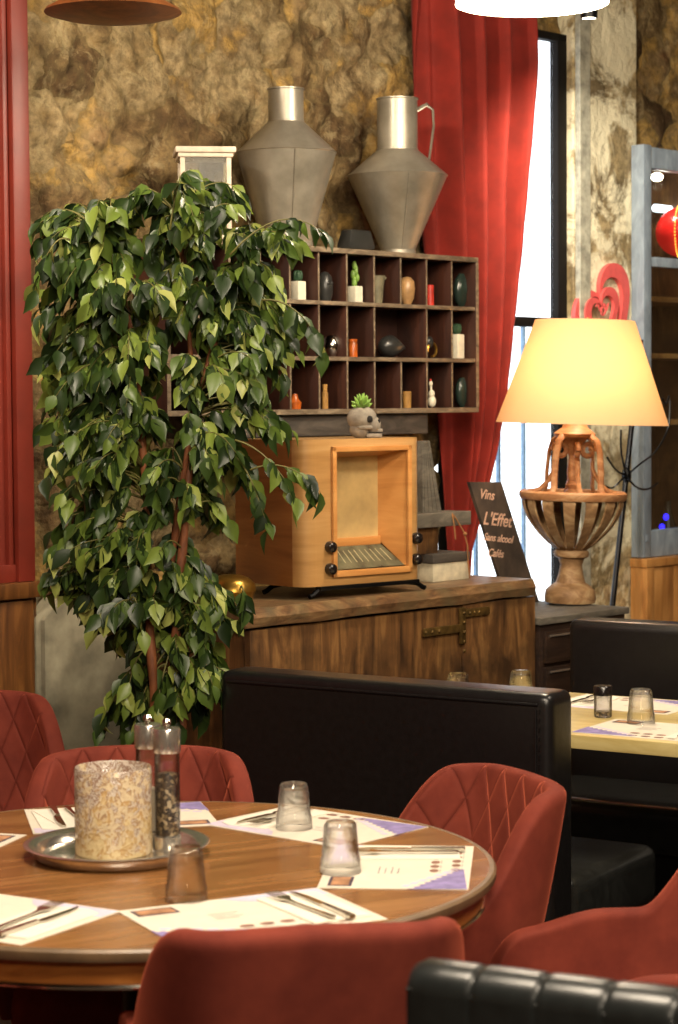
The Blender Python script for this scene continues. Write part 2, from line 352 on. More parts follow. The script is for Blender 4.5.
def prism(bm, pts, d0, d1, mtx=None, mi=0):
    """outline in XZ, extruded along Y from d0 to d1"""
    X = mtx or Matrix.Identity(4)
    a = [bm.verts.new(X @ Vector((x, d0, z))) for x, z in pts]; b = [bm.verts.new(X @ Vector((x, d1, z))) for x, z in pts]
    n = len(pts); fs = [bm.faces.new(a), bm.faces.new(b[::-1])]
    for i in range(n): fs.append(bm.faces.new((a[i], b[i], b[(i + 1) % n], a[(i + 1) % n])))
    for f in fs: f.material_index = mi
    return bm
def hprism(bm, pts, z0, z1, mi=0, mtx=None):
    X = mtx or Matrix.Identity(4)
    a = [bm.verts.new(X @ Vector((x, y, z0))) for x, y in pts]; b = [bm.verts.new(X @ Vector((x, y, z1))) for x, y in pts]
    n = len(pts); fs = [bm.faces.new(a[::-1]), bm.faces.new(b)]
    for i in range(n): fs.append(bm.faces.new((a[i], a[(i + 1) % n], b[(i + 1) % n], b[i])))
    for f in fs: f.material_index = mi
    return bm
def obj(name, bm, m, parent=None, smooth=True, label=None, recalc=True, ang=40):
    if recalc: bmesh.ops.recalc_face_normals(bm, faces=bm.faces)
    me = bpy.data.meshes.new(name); 
    if smooth:
        for f in bm.faces: f.smooth = True
        for e in bm.edges:
            if len(e.link_faces) == 2 and e.calc_face_angle(0) > math.radians(ang): e.smooth = False
    bm.to_mesh(me); bm.free()
    for mm in (m if isinstance(m, (list, tuple)) else [m]): me.materials.append(mm)
    o = bpy.data.objects.new(name, me); COL.objects.link(o)
    if parent: o.parent = parent
    if label: o['label'] = label
    return o
def tag(o, label, cat, group=None, loc=None, rotz=None):
    o['label'] = label; o['category'] = cat
    if group: o['group'] = group
    if loc is not None: o.location = loc
    if rotz is not None: o.rotation_euler = (0, 0, rotz)
    return o
def thing(name, label, cat, loc=(0, 0, 0), rotz=0.0, group=None):
    o = bpy.data.objects.new(name, None); COL.objects.link(o); o.empty_display_size = .05
    return tag(o, label, cat, group, loc, rotz)
def struct(name, bm, m, loc=None, rotz=None, smooth=False):
    o = obj(name, bm, m, None, smooth); o['kind'] = 'structure'
    if loc is not None: o.location = loc
    if rotz is not None: o.rotation_euler = (0, 0, rotz)
    return o
def copy_tree(o, parent=None):
    c = o.copy(); COL.objects.link(c)
    if parent: c.parent = parent
    for ch in list(o.children): copy_tree(ch, c)
    return c
def clone(root, loc, rotz, label=None, group=None):
    c = copy_tree(root); c.location = loc; c.rotation_euler = (0, 0, rotz)
    if label: c['label'] = label
    if group: c['group'] = group
    return c

# ------------------------------------------------------------------ the room (wall frame: s along the back wall, q into it)
W0 = W(0, 0); QW = .76; S0, S1, Q0 = -6.2, 5.2, -6.5; HC = 3.2
bm = new(); box(bm, S0, S1, Q0, 1.4, -.1, 0); struct('floor', bm, M['floor'], W0, UA)
bm = new(); box(bm, S0, S1, Q0, 1.4, HC, HC + .1); struct('ceiling', bm, M['ceil'], W0, UA)
bm = new(); box(bm, S0 - .1, S0, Q0, 1.4, 0, HC); struct('wall_left', bm, M['wallplain'], W0, UA)
bm = new(); box(bm, S1, S1 + .1, Q0, 1.4, 0, HC); struct('wall_right', bm, M['wallplain'], W0, UA)
bm = new(); box(bm, S0, S1, Q0 - .1, Q0, 0, HC); struct('wall_front', bm, M['wallplain'], W0, UA)
# back wall: rubble stone with real relief, a window opening, a niche for the display case
WS0, WS1, WZ0, WZ1 = 1.74, onq(563, 300, QW)[0], .45, onq(536, 34, QW + .05)[1]
CS0 = onq(644, 300, QW - .11)[0]; CZ0 = onq(652, 557, QW - .11)[1]; CZ1 = onq(644, 144, QW - .11)[1]
PS0, PS1 = WS1 + .07, onq(637, 60, QW - .05)[0]
def relief(s, z):
    p = Vector((s * 3.1, z * 3.1, 1.7))
    p += noise.noise_vector(Vector((s * 4, z * 4, 3.3))) * .35
    d = noise.voronoi(p * 1.55)[0]
    e = min((d[1] - d[0]) * 2.2, .6)
    r_ = noise.turbulence(Vector((s * 7, z * 9, 2)), 4, True)
    return .040 * e + .022 * noise.noise(Vector((s * 9, z * 9, 0))) + .015 * r_ + .007 * noise.noise(Vector((s * 38, z * 38, 5)))
def wall_piece(s0, s1, z0, z1, step=.025, name='wall_back', depth=.10, m=None):
    bm = new(); ns = max(1, round((s1 - s0) / step)); nz = max(1, round((z1 - z0) / step))
    g = [[None] * (nz + 1) for _ in range(ns + 1)]
    for i in range(ns + 1):
        for j in range(nz + 1):
            s = s0 + (s1 - s0) * i / ns; z = z0 + (z1 - z0) * j / nz
            g[i][j] = bm.verts.new((s, QW + .035 - relief(s, z), z))
    for i in range(ns):
        for j in range(nz): bm.faces.new((g[i][j], g[i + 1][j], g[i + 1][j + 1], g[i][j + 1]))
    back = {}
    ring = [(i, 0) for i in range(ns)] + [(ns, j) for j in range(nz)] + [(i, nz) for i in range(ns, 0, -1)] + [(0, j) for j in range(nz, 0, -1)]
    for k in ring:
        v = g[k[0]][k[1]].co; back[k] = bm.verts.new((v.x, QW + depth, v.z))
    for a, b in zip(ring, ring[1:] + ring[:1]):
        bm.faces.new((g[b[0]][b[1]], g[a[0]][a[1]], back[a], back[b]))
    bm.faces.new([back[k] for k in ring])
    return struct(name, bm, m or M['stone'], W0, UA, True)
wall_piece(-1.6, WS0, 0, HC, .018)
wall_piece(S0, -1.6, 0, HC, .2)
wall_piece(WS0, WS1, WZ1, HC, .05)
wall_piece(WS0, WS1, 0, WZ0, .05)
wall_piece(PS1, S1, CZ1 + .01, HC, .03)
wall_piece(PS1, S1, 0, CZ0 - .01, .05)
wall_piece(CS0 + .75, S1, CZ0, CZ1, .05)
bm = new(); box(bm, WS1, PS1, QW - .05, QW + .025, 0, HC, .008); struct('wall_pillar', bm, M['pillar'], W0, UA)
bm = new(); box(bm, WS1 + .005, PS0, QW - .075, QW - .051, .3, HC, .004); struct('trim_1', bm, M['wintrim'], W0, UA)
# red panelling and dado at the left
RS = onq(30, 400, QW - .07)[0]; RZ_ = onq(31, 581, QW - .07)[1]
bm = new(); box(bm, S0, RS, QW - .06, QW - .03, RZ_, HC); box(bm, RS - .06, RS, QW - .085, QW - .03, RZ_, HC, .006)
for k in range(1, 5): box(bm, RS - .06 - .5 * k, RS - .5 * k, QW - .085, QW - .03, RZ_, HC, .006)
box(bm, S0, RS - .06, QW - .075, QW - .03, RZ_, RZ_ + .05, .005); box(bm, RS - .085, RS - .068, QW - .074, QW - .03, RZ_, HC, .005)
struct('trim_2', bm, M['redpaint'], W0, UA, True)
bm = new(); box(bm, S0, RS + .012, QW - .07, QW - .03, 0, RZ_ - .03); box(bm, S0, RS + .02, QW - .10, QW - .03, RZ_ - .045, RZ_, .008)
for k in range(12): box(bm, RS + .005 - .16 * (k + 1), RS - .155 + .012 - .16 * k + .135, QW - .085, QW - .06, .1, RZ_ - .05, .006)
struct('trim_3', bm, M['dado'], W0, UA, True)
# smooth plaster patch bulging from the foot of the wall
a = onq(36, 600, QW - .1); b = onq(137, 655, QW - .1); zt = onq(60, 597, QW - .1)[1]
bm = new(); pts = []
for k in range(9):
    t = k / 8 * PI / 2; pts.append((b[0] - .09 + .09 * math.sin(t), zt - .20 + .0 + .09 * math.cos(t) * 1.4 + .03))
pts = [(a[0], 0), (a[0], zt - .05), (a[0] + .05, zt), (a[0] + .13, zt - .01)] + pts[1:] + [(b[0] + .01, 0)]
prism(bm, pts, QW - .1, QW + .0); bmesh.ops.bevel(bm, geom=[e for e in bm.edges if abs(e.verts[0].co.y - e.verts[1].co.y) < 1e-5 and e.verts[0].co.y < QW - .05], offset=.03, segments=3, affect='EDGES')
struct('trim_4', bm, M['ochre'], W0, UA, True)
# window: frame, glass, bars
win = thing('window_1', None or 'x', 'x', W0, UA)
for k in ('label', 'category'): del win[k]
win['kind'] = 'structure'
bm = new(); q0, q1 = QW - .02, QW + .018
ZM = onq(520, 322, QW + .06)[1]
box(bm, WS1 - .055, WS1, q0, q1, WZ0, WZ1, .004); box(bm, WS0, WS0 + .05, q0, q1, WZ0, WZ1, .004)
box(bm, WS0, WS1, q0, q1, WZ1 - .03, WZ1, .004); box(bm, WS0, WS1, q0, q1, WZ0, WZ0 + .07, .004); box(bm, WS0, WS1, q0, q1, ZM - .02, ZM + .015, .003)
obj('window_frame', bm, M['winframe'], win)
bm = new(); box(bm, WS0 + .05, WS1 - .055, QW + .004, QW + .010, WZ0 + .07, WZ1 - .03); obj('window_pane', bm, M['pane'], win)
for px in (455, 476, 499, 524):
    s = onq(px, 500, QW + .2)[0]; bm = new(); box(bm, s - .007, s + .007, QW + .195, QW + .21, WZ0, ZM, .002); obj('window_bar', bm, M['bluewin'], win)

# ------------------------------------------------------------------ round dining table
TC = Vector((-.335, 3.775)); TR = .602; TZ = .75
t = thing('round_dining_table', 'round brown wooden dining table with dark worn edge, set with paper placemats', 'table', (TC.x, TC.y, 0), .5)
bm = new(); lathe(bm, [(0, TZ - .02), (TR - .03, TZ - .02), (TR - .003, TZ - .019), (TR, TZ - .014), (TR, TZ - .004), (TR - .004, TZ), (TR - .012, TZ)], 128, mi=1); lathe(bm, [(TR - .012, TZ), (0, TZ)], 128)
bmesh.ops.remove_doubles(bm, verts=bm.verts, dist=1e-5); obj('table_top', bm, [M['tablewood'], M['tableedge']], t)
bm = new(); lathe(bm, [(TR - .05, TZ - .02), (TR - .022, TZ - .02), (TR - .022, TZ - .056), (TR - .05, TZ - .056), (TR - .05, TZ - .02)], 96); obj('apron', bm, M['apron'], t)
bm = new(); tube(bm, [((TR - .022) * math.cos(a_ * PI / 48), (TR - .022) * math.sin(a_ * PI / 48), TZ - .060) for a_ in range(97)], .005, 8); obj('metal_band', bm, M['chrome'], t)
bm = new(); lathe(bm, [(0, .03), (.045, .03), (.04, .1), (.05, .4), (.045, .66), (.16, .69), (.16, TZ - .02), (0, TZ - .02)], 32); obj('pedestal', bm, M['blackmetal'], t)
bm = new(); lathe(bm, [(0, 0), (.27, 0), (.27, .012), (.06, .035), (0, .035)], 48); obj('base', bm, M['blackmetal'], t)

# ------------------------------------------------------------------ velvet tub chairs (face local +Y)
def make_chair():
    t = thing('velvet_chair', 'x', 'chair')
    def sm(x): x = max(0, min(1, x)); return x * x * (3 - 2 * x)
    HWD, BK, FR = .222, -.24, .175
    def plan(u):                                    # u in -1..1, U-shaped plan: arm, back, arm
        L1 = FR - (BK + .13); L2 = PI / 2 * .13; L3 = HWD - .13; tot = L1 + L2 + L3; d = (1 - abs(u)) * tot; sg = 1 if u > 0 else -1
        if d < L1: return sg * HWD, FR - d
        d -= L1
        if d < L2: a = d / .13; return sg * (HWD - .13 + .13 * math.cos(a)), BK + .13 - .13 * math.sin(a)
        d -= L2; return sg * (L3 - d), BK
    def top(u):
        a = abs(u)
        h = .835 - .010 * (a / .34) ** 2 if a < .34 else None
        if h is None: h = .638 + .187 * (1 - sm((a - .34) / .17))
        if a > .62: h -= .035 * sm((a - .62) / .3)
        if a > .88: h -= .10 * ((a - .88) / .12) ** 2.2
        return h
    bm = new(); uv = bm.loops.layers.uv.new('UVMap'); NU, NV = 64, 14; g = []
    for i in range(NU + 1):
        u = -1 + 2 * i / NU; x, y = plan(u); h = top(u); row = []
        for j in range(NV + 1):
            v = j / NV; z = .40 + (h - .40) * v; k = (z - .40)
            back = max(0, 1 - abs(u) / .55)
            flare = k * .06 + .02 * math.sin(v * PI)
            nx, ny = (x / HWD, 0) if y > BK + .13 else (x / HWD * .6, -1)
            cx_ = x * (1 - .0 * sm(k / .43) * sm((back) * 2.0)); 
            row.append(bm.verts.new((cx_ + nx * flare * .35 * (1 - back), y - (k * .24) * sm(back * 1.8) - .012 * math.sin(v * PI) * back, z)))
        g.append(row)
    for i in range(NU):
        for j in range(NV):
            f = bm.faces.new((g[i][j], g[i + 1][j], g[i + 1][j + 1], g[i][j + 1])); f.smooth = True
            for lp, (a, b) in zip(f.loops, ((i, j), (i + 1, j), (i + 1, j + 1), (i, j + 1))):
                lp[uv].uv = (a / NU * 1.3, g[a][b].co.z)
    o = obj('backrest', bm, [M['velvetq'], M['velvet']], t, recalc=False)
    md = o.modifiers.new('thick', 'SOLIDIFY'); md.thickness = .042; md.offset = 0; md.material_offset = 1; md.material_offset_rim = 0; o.data.materials.clear()
    for mm in ('velvet', 'velvetq', 'velvet', 'velvet'): o.data.materials.append(M[mm])
    for k_, f in enumerate(o.data.polygons): f.material_index = 0 if abs(-1 + 2 * ((k_ // NV) + .5) / NU) < .42 else 2
    sb = o.modifiers.new('soft', 'SUBSURF'); sb.levels = 2; sb.render_levels = 2
    bm = new(); pts = []
    for k in range(40):
        a = 2 * PI * k / 40; ex = .55
        pts.append((math.copysign(abs(math.cos(a)) ** ex, math.cos(a)) * .235, .03 + math.copysign(abs(math.sin(a)) ** ex, math.sin(a)) * .235))
    vr = []
    for zz, sc in ((.37, .90), (.385, .98), (.42, 1.0), (.455, .98), (.475, .90), (.482, .6)):
        vr.append([bm.verts.new((x * sc, .03 + (y - .03) * sc, zz)) for x, y in pts])
    for a, b in zip(vr, vr[1:]):
        for k in range(40): bm.faces.new((a[k], a[(k + 1) % 40], b[(k + 1) % 40], b[k]))
    bm.faces.new(vr[0][::-1]); bm.faces.new(vr[-1]); obj('seat', bm, M['velvet'], t)
    for sx in (-1, 1):
        for sy in (-1, 1):
            bm = new(); tube(bm, [(sx * .15, .02 + sy * .13, .385), (sx * .22, .02 + sy * .22, 0)], [.016, .009], 10); obj('leg', bm, M['blackmetal'], t)
    return t
CH = 'red velvet chairs around the round table'
def face(p, c): d = Vector(c) - Vector(p); return math.atan2(d.y, d.x) - PI / 2
ch = make_chair()
def seatat(px, py, z, tgt=None, back=.33):             # centre of the top of the backrest seen at px, py
    p = atz(px, py, z); p2 = Vector((p.x, p.y)); tg = Vector(tgt) if tgt is not None else TC
    d = (tg - p2).normalized(); return p2 + d * back, face(p2, tg)
def putchair(spec, label, first=False):
    p, r = spec
    if first: ch.location = (p.x, p.y, 0); ch.rotation_euler = (0, 0, r); ch['label'] = label; ch['group'] = CH; return ch
    return clone(ch, (p.x, p.y, 0), r, label, CH)
putchair(seatat(318, 922, .835, (-.16, 3.775)), 'red velvet chair seen from behind, nearest side of the round table', True)
putchair(seatat(142, 745, .835, (-.37, 3.4)), 'red velvet chair across the round table, facing us behind the silver tray')
putchair((Vector((.042, 4.07)), math.radians(114)), 'red velvet chair with diamond quilting between round table and black booth')
putchair((Vector((.445, 3.665)), math.radians(94)), 'red velvet tub chair whose curved arms show just beyond the channelled black seat')
putchair((Vector((-.80, 3.14)), math.radians(-38)), 'red velvet chair tucked under the near side of the table, mostly out of view')
c4 = putchair((Vector((-.86, 5.12)), math.radians(195)), 'dark red velvet chair beside the wood dado, left of the leafy tree'); c4['group'] = 'red velvet chairs around the round table'

# ------------------------------------------------------------------ placemats, tumblers, cutlery
def mat_mesh():
    bm = new(); hw, hh = .175, .124
    box(bm, -hw, hw, -hh, hh, 0, .0008)
    def pl(pts, mi, z=.0009): hprism(bm, pts, z, z + .0003, mi)
    pl([(.0, hh - .004), (hw - .004, hh - .004), (hw - .004, hh - .05), (.07, hh - .06), (.02, hh - .03)], 1)
    zz = [(-hw + .002, -hh + .002)]; n = 9
    for k in range(n + 1):
        x = -hw + .15 * (1 - 0) * (n - k) / n + .004; y = -hh + .012 + .075 * (k / n); zz.append((x, y)); zz.append((x - .006, y + .012))
    zz.append((-hw + .002, -hh + .10)); pl(zz, 2)
    for k in range(7):
        a = -hw + .012 + k * .021; b = -hh + .10 - k * .0125; pl([(a, b), (a + .018, b - .006), (a + .02, b + .006), (a + .004, b + .012)], 1)
    pl([(-hw + .015, hh - .055), (-hw + .085, hh - .055), (-hw + .085, hh - .015), (-hw + .015, hh - .015)], 5)
    pl([(-hw + .02, hh - .05), (-hw + .08, hh - .05), (-hw + .08, hh - .02), (-hw + .02, hh - .02)], 6, .0012)
    for r in range(2):
        for k in range(5):
            cx, cy = -.025 + k * .034 - r * .010, -hh + .026 + r * .036
            pl([(cx + .0125 * math.cos(a * PI / 5), cy + .008 * math.sin(a * PI / 5)) for a in range(10)], 3)
            pl([(cx - .010, cy - .011), (cx + .010, cy - .011), (cx + .010, cy - .0095), (cx - .010, cy - .0095)], 4)
    for r in range(4):
        L = .05 - .01 * (r % 2); pl([(-.06, .03 - r * .011), (-.06 + L, .03 - r * .011), (-.06 + L, .0325 - r * .011), (-.06, .0325 - r * .011)], 4)
    pl([(.145, -hh + .08), (.152, -hh + .08), (.152, -hh + .1), (.145, -hh + .1)], 5)
    return bm
MM = [M['paper'], M['lilac'], M['violet'], M['inkbrown'], M['inkgrey'], M['inkdark'], M['photo']]
mat0 = obj('placemat', mat_mesh(), MM, smooth=False)
tumb = None
def tumbler(H=.085, rb=.035, rt=.0265):                   # stands upside down: wide rim at the bottom
    t = thing('tumbler', 'x', 'glass')
    bm = new()
    out = [(rb - .0018, 0), (rb, .001), (rb - .0012, H * .28), (rb - .003, H * .32), (rt + .001, H * .93), (rt - .003, H), (0, H - .001)]
    inn = [(0, H - .013), (rt - .006, H - .012), (rt - .003, H - .02), (rb - .0045, H * .3), (rb - .0022, .001), (rb - .0018, 0)]
    lathe(bm, out, 14); lathe(bm, inn, 24)
    o = obj('glass_body', bm, M['glass'], t, ang=28)
    return t
def fork_bm():
    bm = new(); pr = [(-.095, .0035), (-.09, .006), (-.04, .0035), (.02, .0028), (.04, .004), (.052, .0105), (.06, .0115)]
    for (x0, w0), (x1, w1) in zip(pr, pr[1:]):
        z0 = .003 + (.004 if x0 > .03 else 0) * (x0 - .03) * 20; z1 = .003 + (.004 if x1 > .03 else 0) * (x1 - .03) * 20
        v = [bm.verts.new(q) for q in ((x0, -w0, z0), (x1, -w1, z1), (x1, w1, z1), (x0, w0, z0), (x0, -w0, z0 + .002), (x1, -w1, z1 + .002), (x1, w1, z1 + .002), (x0, w0, z0 + .002))]
        for f in ((3, 2, 1, 0), (4, 5, 6, 7), (0, 1, 5, 4), (1, 2, 6, 5), (2, 3, 7, 6), (3, 0, 4, 7)): bm.faces.new([v[i] for i in f])
    for k in range(4): y = -.0102 + k * .0068; box(bm, .059, .098, y - .0013, y + .0013, .0045, .0065, mtx=T(.06, 0, 0) @ RY(-.05) @ T(-.06, 0, 0))
    return bm
def knife_bm():
    bm = new(); hprism(bm, [(-.105, -.005), (-.10, -.0065), (-.02, -.0045), (-.01, -.004), (-.01, .004), (-.02, .0045), (-.10, .0065), (-.105, .005)], .001, .006)
    hprism(bm, [(-.012, -.004), (.0, -.009), (.06, -.0085), (.09, -.003), (.102, .004), (.0, .0045), (-.012, .004)], .0015, .0035, 1); return bm
tumb = tumbler(); ncount = {'t': 0}
def puttumbler(p, z, label, s=1.0):
    c = tumb if ncount['t'] == 0 else copy_tree(tumb); ncount['t'] += 1
    c.location = (p.x, p.y, z); c.rotation_euler = (0, 0, random.random()); c['label'] = label; c['group'] = 'upside-down tumblers'; c.scale = (s, s, s)
    return c
nmat = [0]
def setting(cx, cy, ang, z, label, where, nap=True, cut='both', flip=0):
    """ang: direction from mat centre to the outer edge"""
    r = ang + PI / 2
    m_ = mat0 if nmat[0] == 0 else mat0.copy()
    if nmat[0]: COL.objects.link(m_)
    nmat[0] += 1
    tag(m_, label, 'placemat', 'printed paper placemats', (cx, cy, z + .0003), r)
    X = T(cx, cy, 0) @ RZ(r)
    if nap:
        bm = new(); hprism(bm, [(-.055, -.10), (.05, -.10), (.058, .085), (.03, .10), (-.05, .092)], 0, .0012); hprism(bm, [(-.053, -.098), (.048, -.098), (.02, .095), (-.048, .09)], .0012, .0024)
        p = X @ Vector((.105, 0, 0)); tag(obj('paper_napkin', bm, M['napkin'], smooth=False), 'white paper napkin ' + where, 'napkin', None, (p.x, p.y, z + .0016), r + .08)
    for nm, fn, dx, ma in (('fork', fork_bm, .085, M['chrome']), ('knife', knife_bm, .118, [M['chrome'], M['chrome']])):
        if cut == 'none' or (cut == 'knife' and nm == 'fork'): continue
        p = X @ Vector((dx, -.005, 0)); tag(obj(nm, fn(), ma), 'steel %s on the napkin, %s' % (nm, where.replace('on the ', '', 1)), nm, None, (p.x, p.y, z + .0042), r + PI / 2 + (.1 if nm == 'fork' else .03))
def tp(ang, rad=.445): return TC.x + rad * math.cos(ang), TC.y + rad * math.sin(ang)
for deg, lab, wh, cut in (
    (-5, 'paper placemat at the right rim of the round table, by the quilted chair', 'at the right rim of the round table', 'both'),
    (-63.5, 'paper placemat in front of the nearest chair back', 'in front of the nearest chair back', 'both'),
    (-121, 'paper placemat at the near left of the round table, cut by the picture edge', 'at the near left of the round table', 'both'),
    (49, 'paper placemat at the back of the round table, before the black booth', 'before the black booth', 'both'),
    (102, 'paper placemat behind the mottled candle holder', 'behind the mottled candle holder', 'both'),
    (163, 'paper placemat at the left end of the round table, only its tip in view', 'at the left end of the round table', 'none')):
    a = math.radians(deg); x, y = tp(a, .435); setting(x, y, a, TZ, lab, wh, cut != 'none', cut)
puttumbler(atz(294, 829, TZ), TZ + .0016, 'upside-down glass tumbler farthest back on the round table')
puttumbler(atz(340.5, 873, TZ), TZ + .0016, 'upside-down glass tumbler on the placemat at the right of the round table', 1.02)
puttumbler(atz(186.5, 900, TZ), TZ + .0016, 'upside-down glass tumbler just in front of the silver tray')
# ------------------------------------------------------------------ tray, candle holder, mills
p = atz(117, 856, TZ)
bm = new(); lathe(bm, [(0, .004), (.128, .004), (.134, .008), (.140, .021), (.146, .0235), (.161, .026), (.164, .0245), (.160, .0225), (.150, .018), (.146, .006), (.138, 0), (0, 0)], 64)
tag(obj('serving_tray', bm, M['steel']), 'round brushed steel tray on the table under the candle holder', 'tray', None, (p.x, p.y, TZ + .0003))
p = atz(114, 855, TZ)
bm = new(); lathe(bm, [(0, 0), (.066, 0), (.068, .004), (.068, .150), (.0665, .153), (.064, .150), (.064, .008), (0, .006)], 56)
tag(obj('candle_holder', bm, M['mosaic']), 'wide cylindrical candle holder of brown and cream mottled glass on the steel tray', 'candle holder', None, (p.x, p.y, TZ + .0048))
def mill():
    t = thing('pepper_mill', 'x', 'pepper mill')
    bm = new(); lathe(bm, [(.0215, .022), (.0225, .022), (.0225, .178), (.0205, .178), (.0205, .022), (.0215, .022)], 28); obj('clear_body', bm, M['glass'], t)
    bm = new(); lathe(bm, [(0, 0), (.0235, 0), (.0235, .024), (.021, .026), (0, .026)], 28); obj('steel_foot', bm, M['steel'], t)
    bm = new(); lathe(bm, [(0, .026), (.0195, .027), (.0195, .13), (.015, .137), (0, .139)], 24); obj('peppercorns', bm, M['pepper'], t)
    bm = new(); lathe(bm, [(0, .174), (.024, .174), (.0245, .178), (.0245, .214), (.023, .217), (0, .217)], 28); obj('steel_cap', bm, M['steel'], t)
    bm = new(); lathe(bm, [(0, .217), (.004, .217), (.004, .221), (.008, .224), (.0085, .229), (.005, .234), (0, .235)], 20); obj('knob', bm, M['chrome'], t)
    return t
ml = mill(); p = atz(168, 852, TZ); tag(ml, 'clear pepper mill with steel cap, the nearer of the pair on the tray', 'pepper mill', None, (p.x, p.y, TZ + .0048))
m2 = clone(ml, (p.x - .038, p.y + .052, TZ + .0048), .4, 'clear salt mill with steel cap, half hidden behind the pepper mill'); m2.name = 'salt_mill'; m2['category'] = 'salt mill'
for c in m2.children:
    if c.name.startswith('peppercorns'): bpy.data.objects.remove(c)
bm = new(); lathe(bm, [(0, .026), (.0195, .027), (.0195, .10), (0, .104)], 24); obj('salt', bm, M['white'], m2)

# ------------------------------------------------------------------ booths and the far table (booth frame)
BA = math.radians(-32.7); B1 = atz(550, 697, .90); B1 = Vector((B1.x, B1.y))
BU = Vector((math.cos(BA), math.sin(BA))); BN = Vector((-BU.y, BU.x))
def bw(u, n, z=0): v = B1 + BU * u + BN * n; return Vector((v.x, v.y, z))
LB = -hit(218, 675, B1, BA)[0]
t = thing('booth_bench', 'black leather booth bench with its back turned to the round table', 'bench', bw(0, 0), BA)
def slab_back(L, H, th=.12):
    bm = new(); box(bm, -L, 0, 0, th, .06, H, .028, seg=4); return bm
obj('backrest', slab_back(LB, .905), M['black'], t)
bm = new(); box(bm, -LB + .01, -.004, .115, .585, .33, .475, .04, seg=4); obj('seat', bm, M['blackgloss'], t)
bm = new(); box(bm, -LB + .03, -.02, .10, .45, 0, .34, .005); obj('base', bm, M['black'], t)
bm = new()
tube(bm, [(-LB + .03, .0, .880), (-.03, .0, .880)], .004, 8); tube(bm, [(-.035, -.001, .87), (-.035, -.001, .10)], .003, 8)
for k in range(38): box(bm, -.0275, -.0245, -.003, .002, .12 + k * .02, .13 + k * .02)
obj('piping', bm, M['black'], t)
t = thing('booth_bench', 'black leather booth bench beyond the pale table, facing us', 'bench', bw(.0, 1.56), BA)
u2 = hit(567, 650, bw(0, 1.44), BA)[0]; z2 = hit(600, 621, bw(0, 1.44), BA)[1]
bm = new(); box(bm, u2, u2 + 1.7, -.12, 0, .06, z2, .03, seg=4); obj('backrest', bm, M['black'], t)
bm = new(); box(bm, u2 + .01, u2 + 1.69, -.50, -.12, .33, .465, .04, seg=4); obj('seat', bm, M['blackgloss'], t)
bm = new(); box(bm, u2 + .03, u2 + 1.67, -.45, -.05, 0, .34, .005); obj('base', bm, M['black'], t)
# pale table between the booths
TU0, TU1, TN0, TN1 = -.72, .95, .42, 1.10
t = thing('dining_table', 'pale yellowish wooden table between the two black booths', 'table', bw(0, 0), BA)
bm = new(); box(bm, TU0, TU1, TN0, TN1, TZ - .034, TZ, .005)
obj('table_top', bm, M['farwood'], t)
for k in (TU0 + .3, TU1 - .3):
    bm = new(); box(bm, k - .04, k + .04, .72, .80, .02, TZ - .034, .005); box(bm, k - .05, k + .05, .50, 1.02, 0, .03, .008); obj('leg', bm, M['blackmetal'], t)
n = 0
for uu, nn, aa, lab in ((.0, .572, -PI / 2, 'near side of the pale table, near the picture edge'), (-.50, .572, -PI / 2, 'near side of the pale table, behind the booth'), (.20, .955, PI / 2, 'far side of the pale table, near the picture edge'), (-.27, .955, PI / 2, 'far side of the pale table near the chest')):
    p = bw(uu, nn); setting(p.x, p.y, BA + aa, TZ, 'paper placemat on the ' + lab, 'on the ' + lab.replace(' of the pale table', ' of pale table'), True, 'both')
for px, py, lab in ((458, 706, 'upside-down tumbler peeking over the booth back, in front of the iron hasp'), (521, 703.5, 'upside-down tumbler on the pale table, in front of the chest corner'), (641, 724, 'upside-down tumbler on the near placemat of the pale table')):
    p = atz(px, py, TZ); puttumbler(p, TZ + .0016, lab)
p = atz(603, 717, TZ); t = thing('spice_jar', 'small glass jar with a dark lid on the pale table', 'jar', (p.x, p.y, TZ + .0005))
bm = new(); lathe(bm, [(0, 0), (.021, 0), (.023, .004), (.023, .055), (.021, .055), (.021, .005), (0, .005)], 24); obj('jar_body', bm, M['glass'], t)
bm = new(); lathe(bm, [(0, .0052), (.0205, .0052), (.0205, .014), (0, .014)], 20); obj('contents', bm, M['pepper'], t)
bm = new(); lathe(bm, [(0, .055), (.0245, .055), (.0245, .076), (.022, .079), (0, .079)], 24); obj('lid', bm, M['knob'], t)

# near channelled bench
A = atz(432, 951, .90); B = atz(688, 981, .90); ang = math.atan2(B.y - A.y, B.x - A.x)
t = thing('channelled_bench', 'black leather bench back with stitched channels in the near corner', 'bench', (A.x, A.y, 0), ang)
bm = new(); SEG = .080; NS = 20; th = .075; rr = .032
def prof(sc):
    pts = [(0, .30)]; 
    for k in range(7): a = k / 6 * PI / 2; pts.append((rr - rr * math.cos(a), .90 - rr + rr * math.sin(a)))
    for k in range(7): a = k / 6 * PI / 2; pts.append((th - rr + rr * math.sin(a), .90 - rr + rr * math.cos(a)))
    pts.append((th, .30)); return [(th / 2 + (y - th / 2) * (1 - sc * .06), .5 + (z - .5) * (1 - sc * .008)) for y, z in pts]
rings = []
for i in range(NS):
    for f_ in ((.0, .8), (.03, .35), (.12, .12), (.5, 0), (.88, .12), (.97, .35)):
        x = (i + f_[0]) * SEG; sc = f_[1]
        if i == 0 and f_[0] < .1: sc = 1.6 - f_[0] * 10
        rings.append([bm.verts.new((x, -th + y, z)) for y, z in prof(sc)])
for a, b in zip(rings, rings[1:]):
    for k in range(len(a) - 1): bm.faces.new((a[k], b[k], b[k + 1], a[k + 1]))
bm.faces.new(rings[0]); bm.faces.new(rings[-1][::-1]); obj('backrest', bm, M['bench'], t, ang=60)
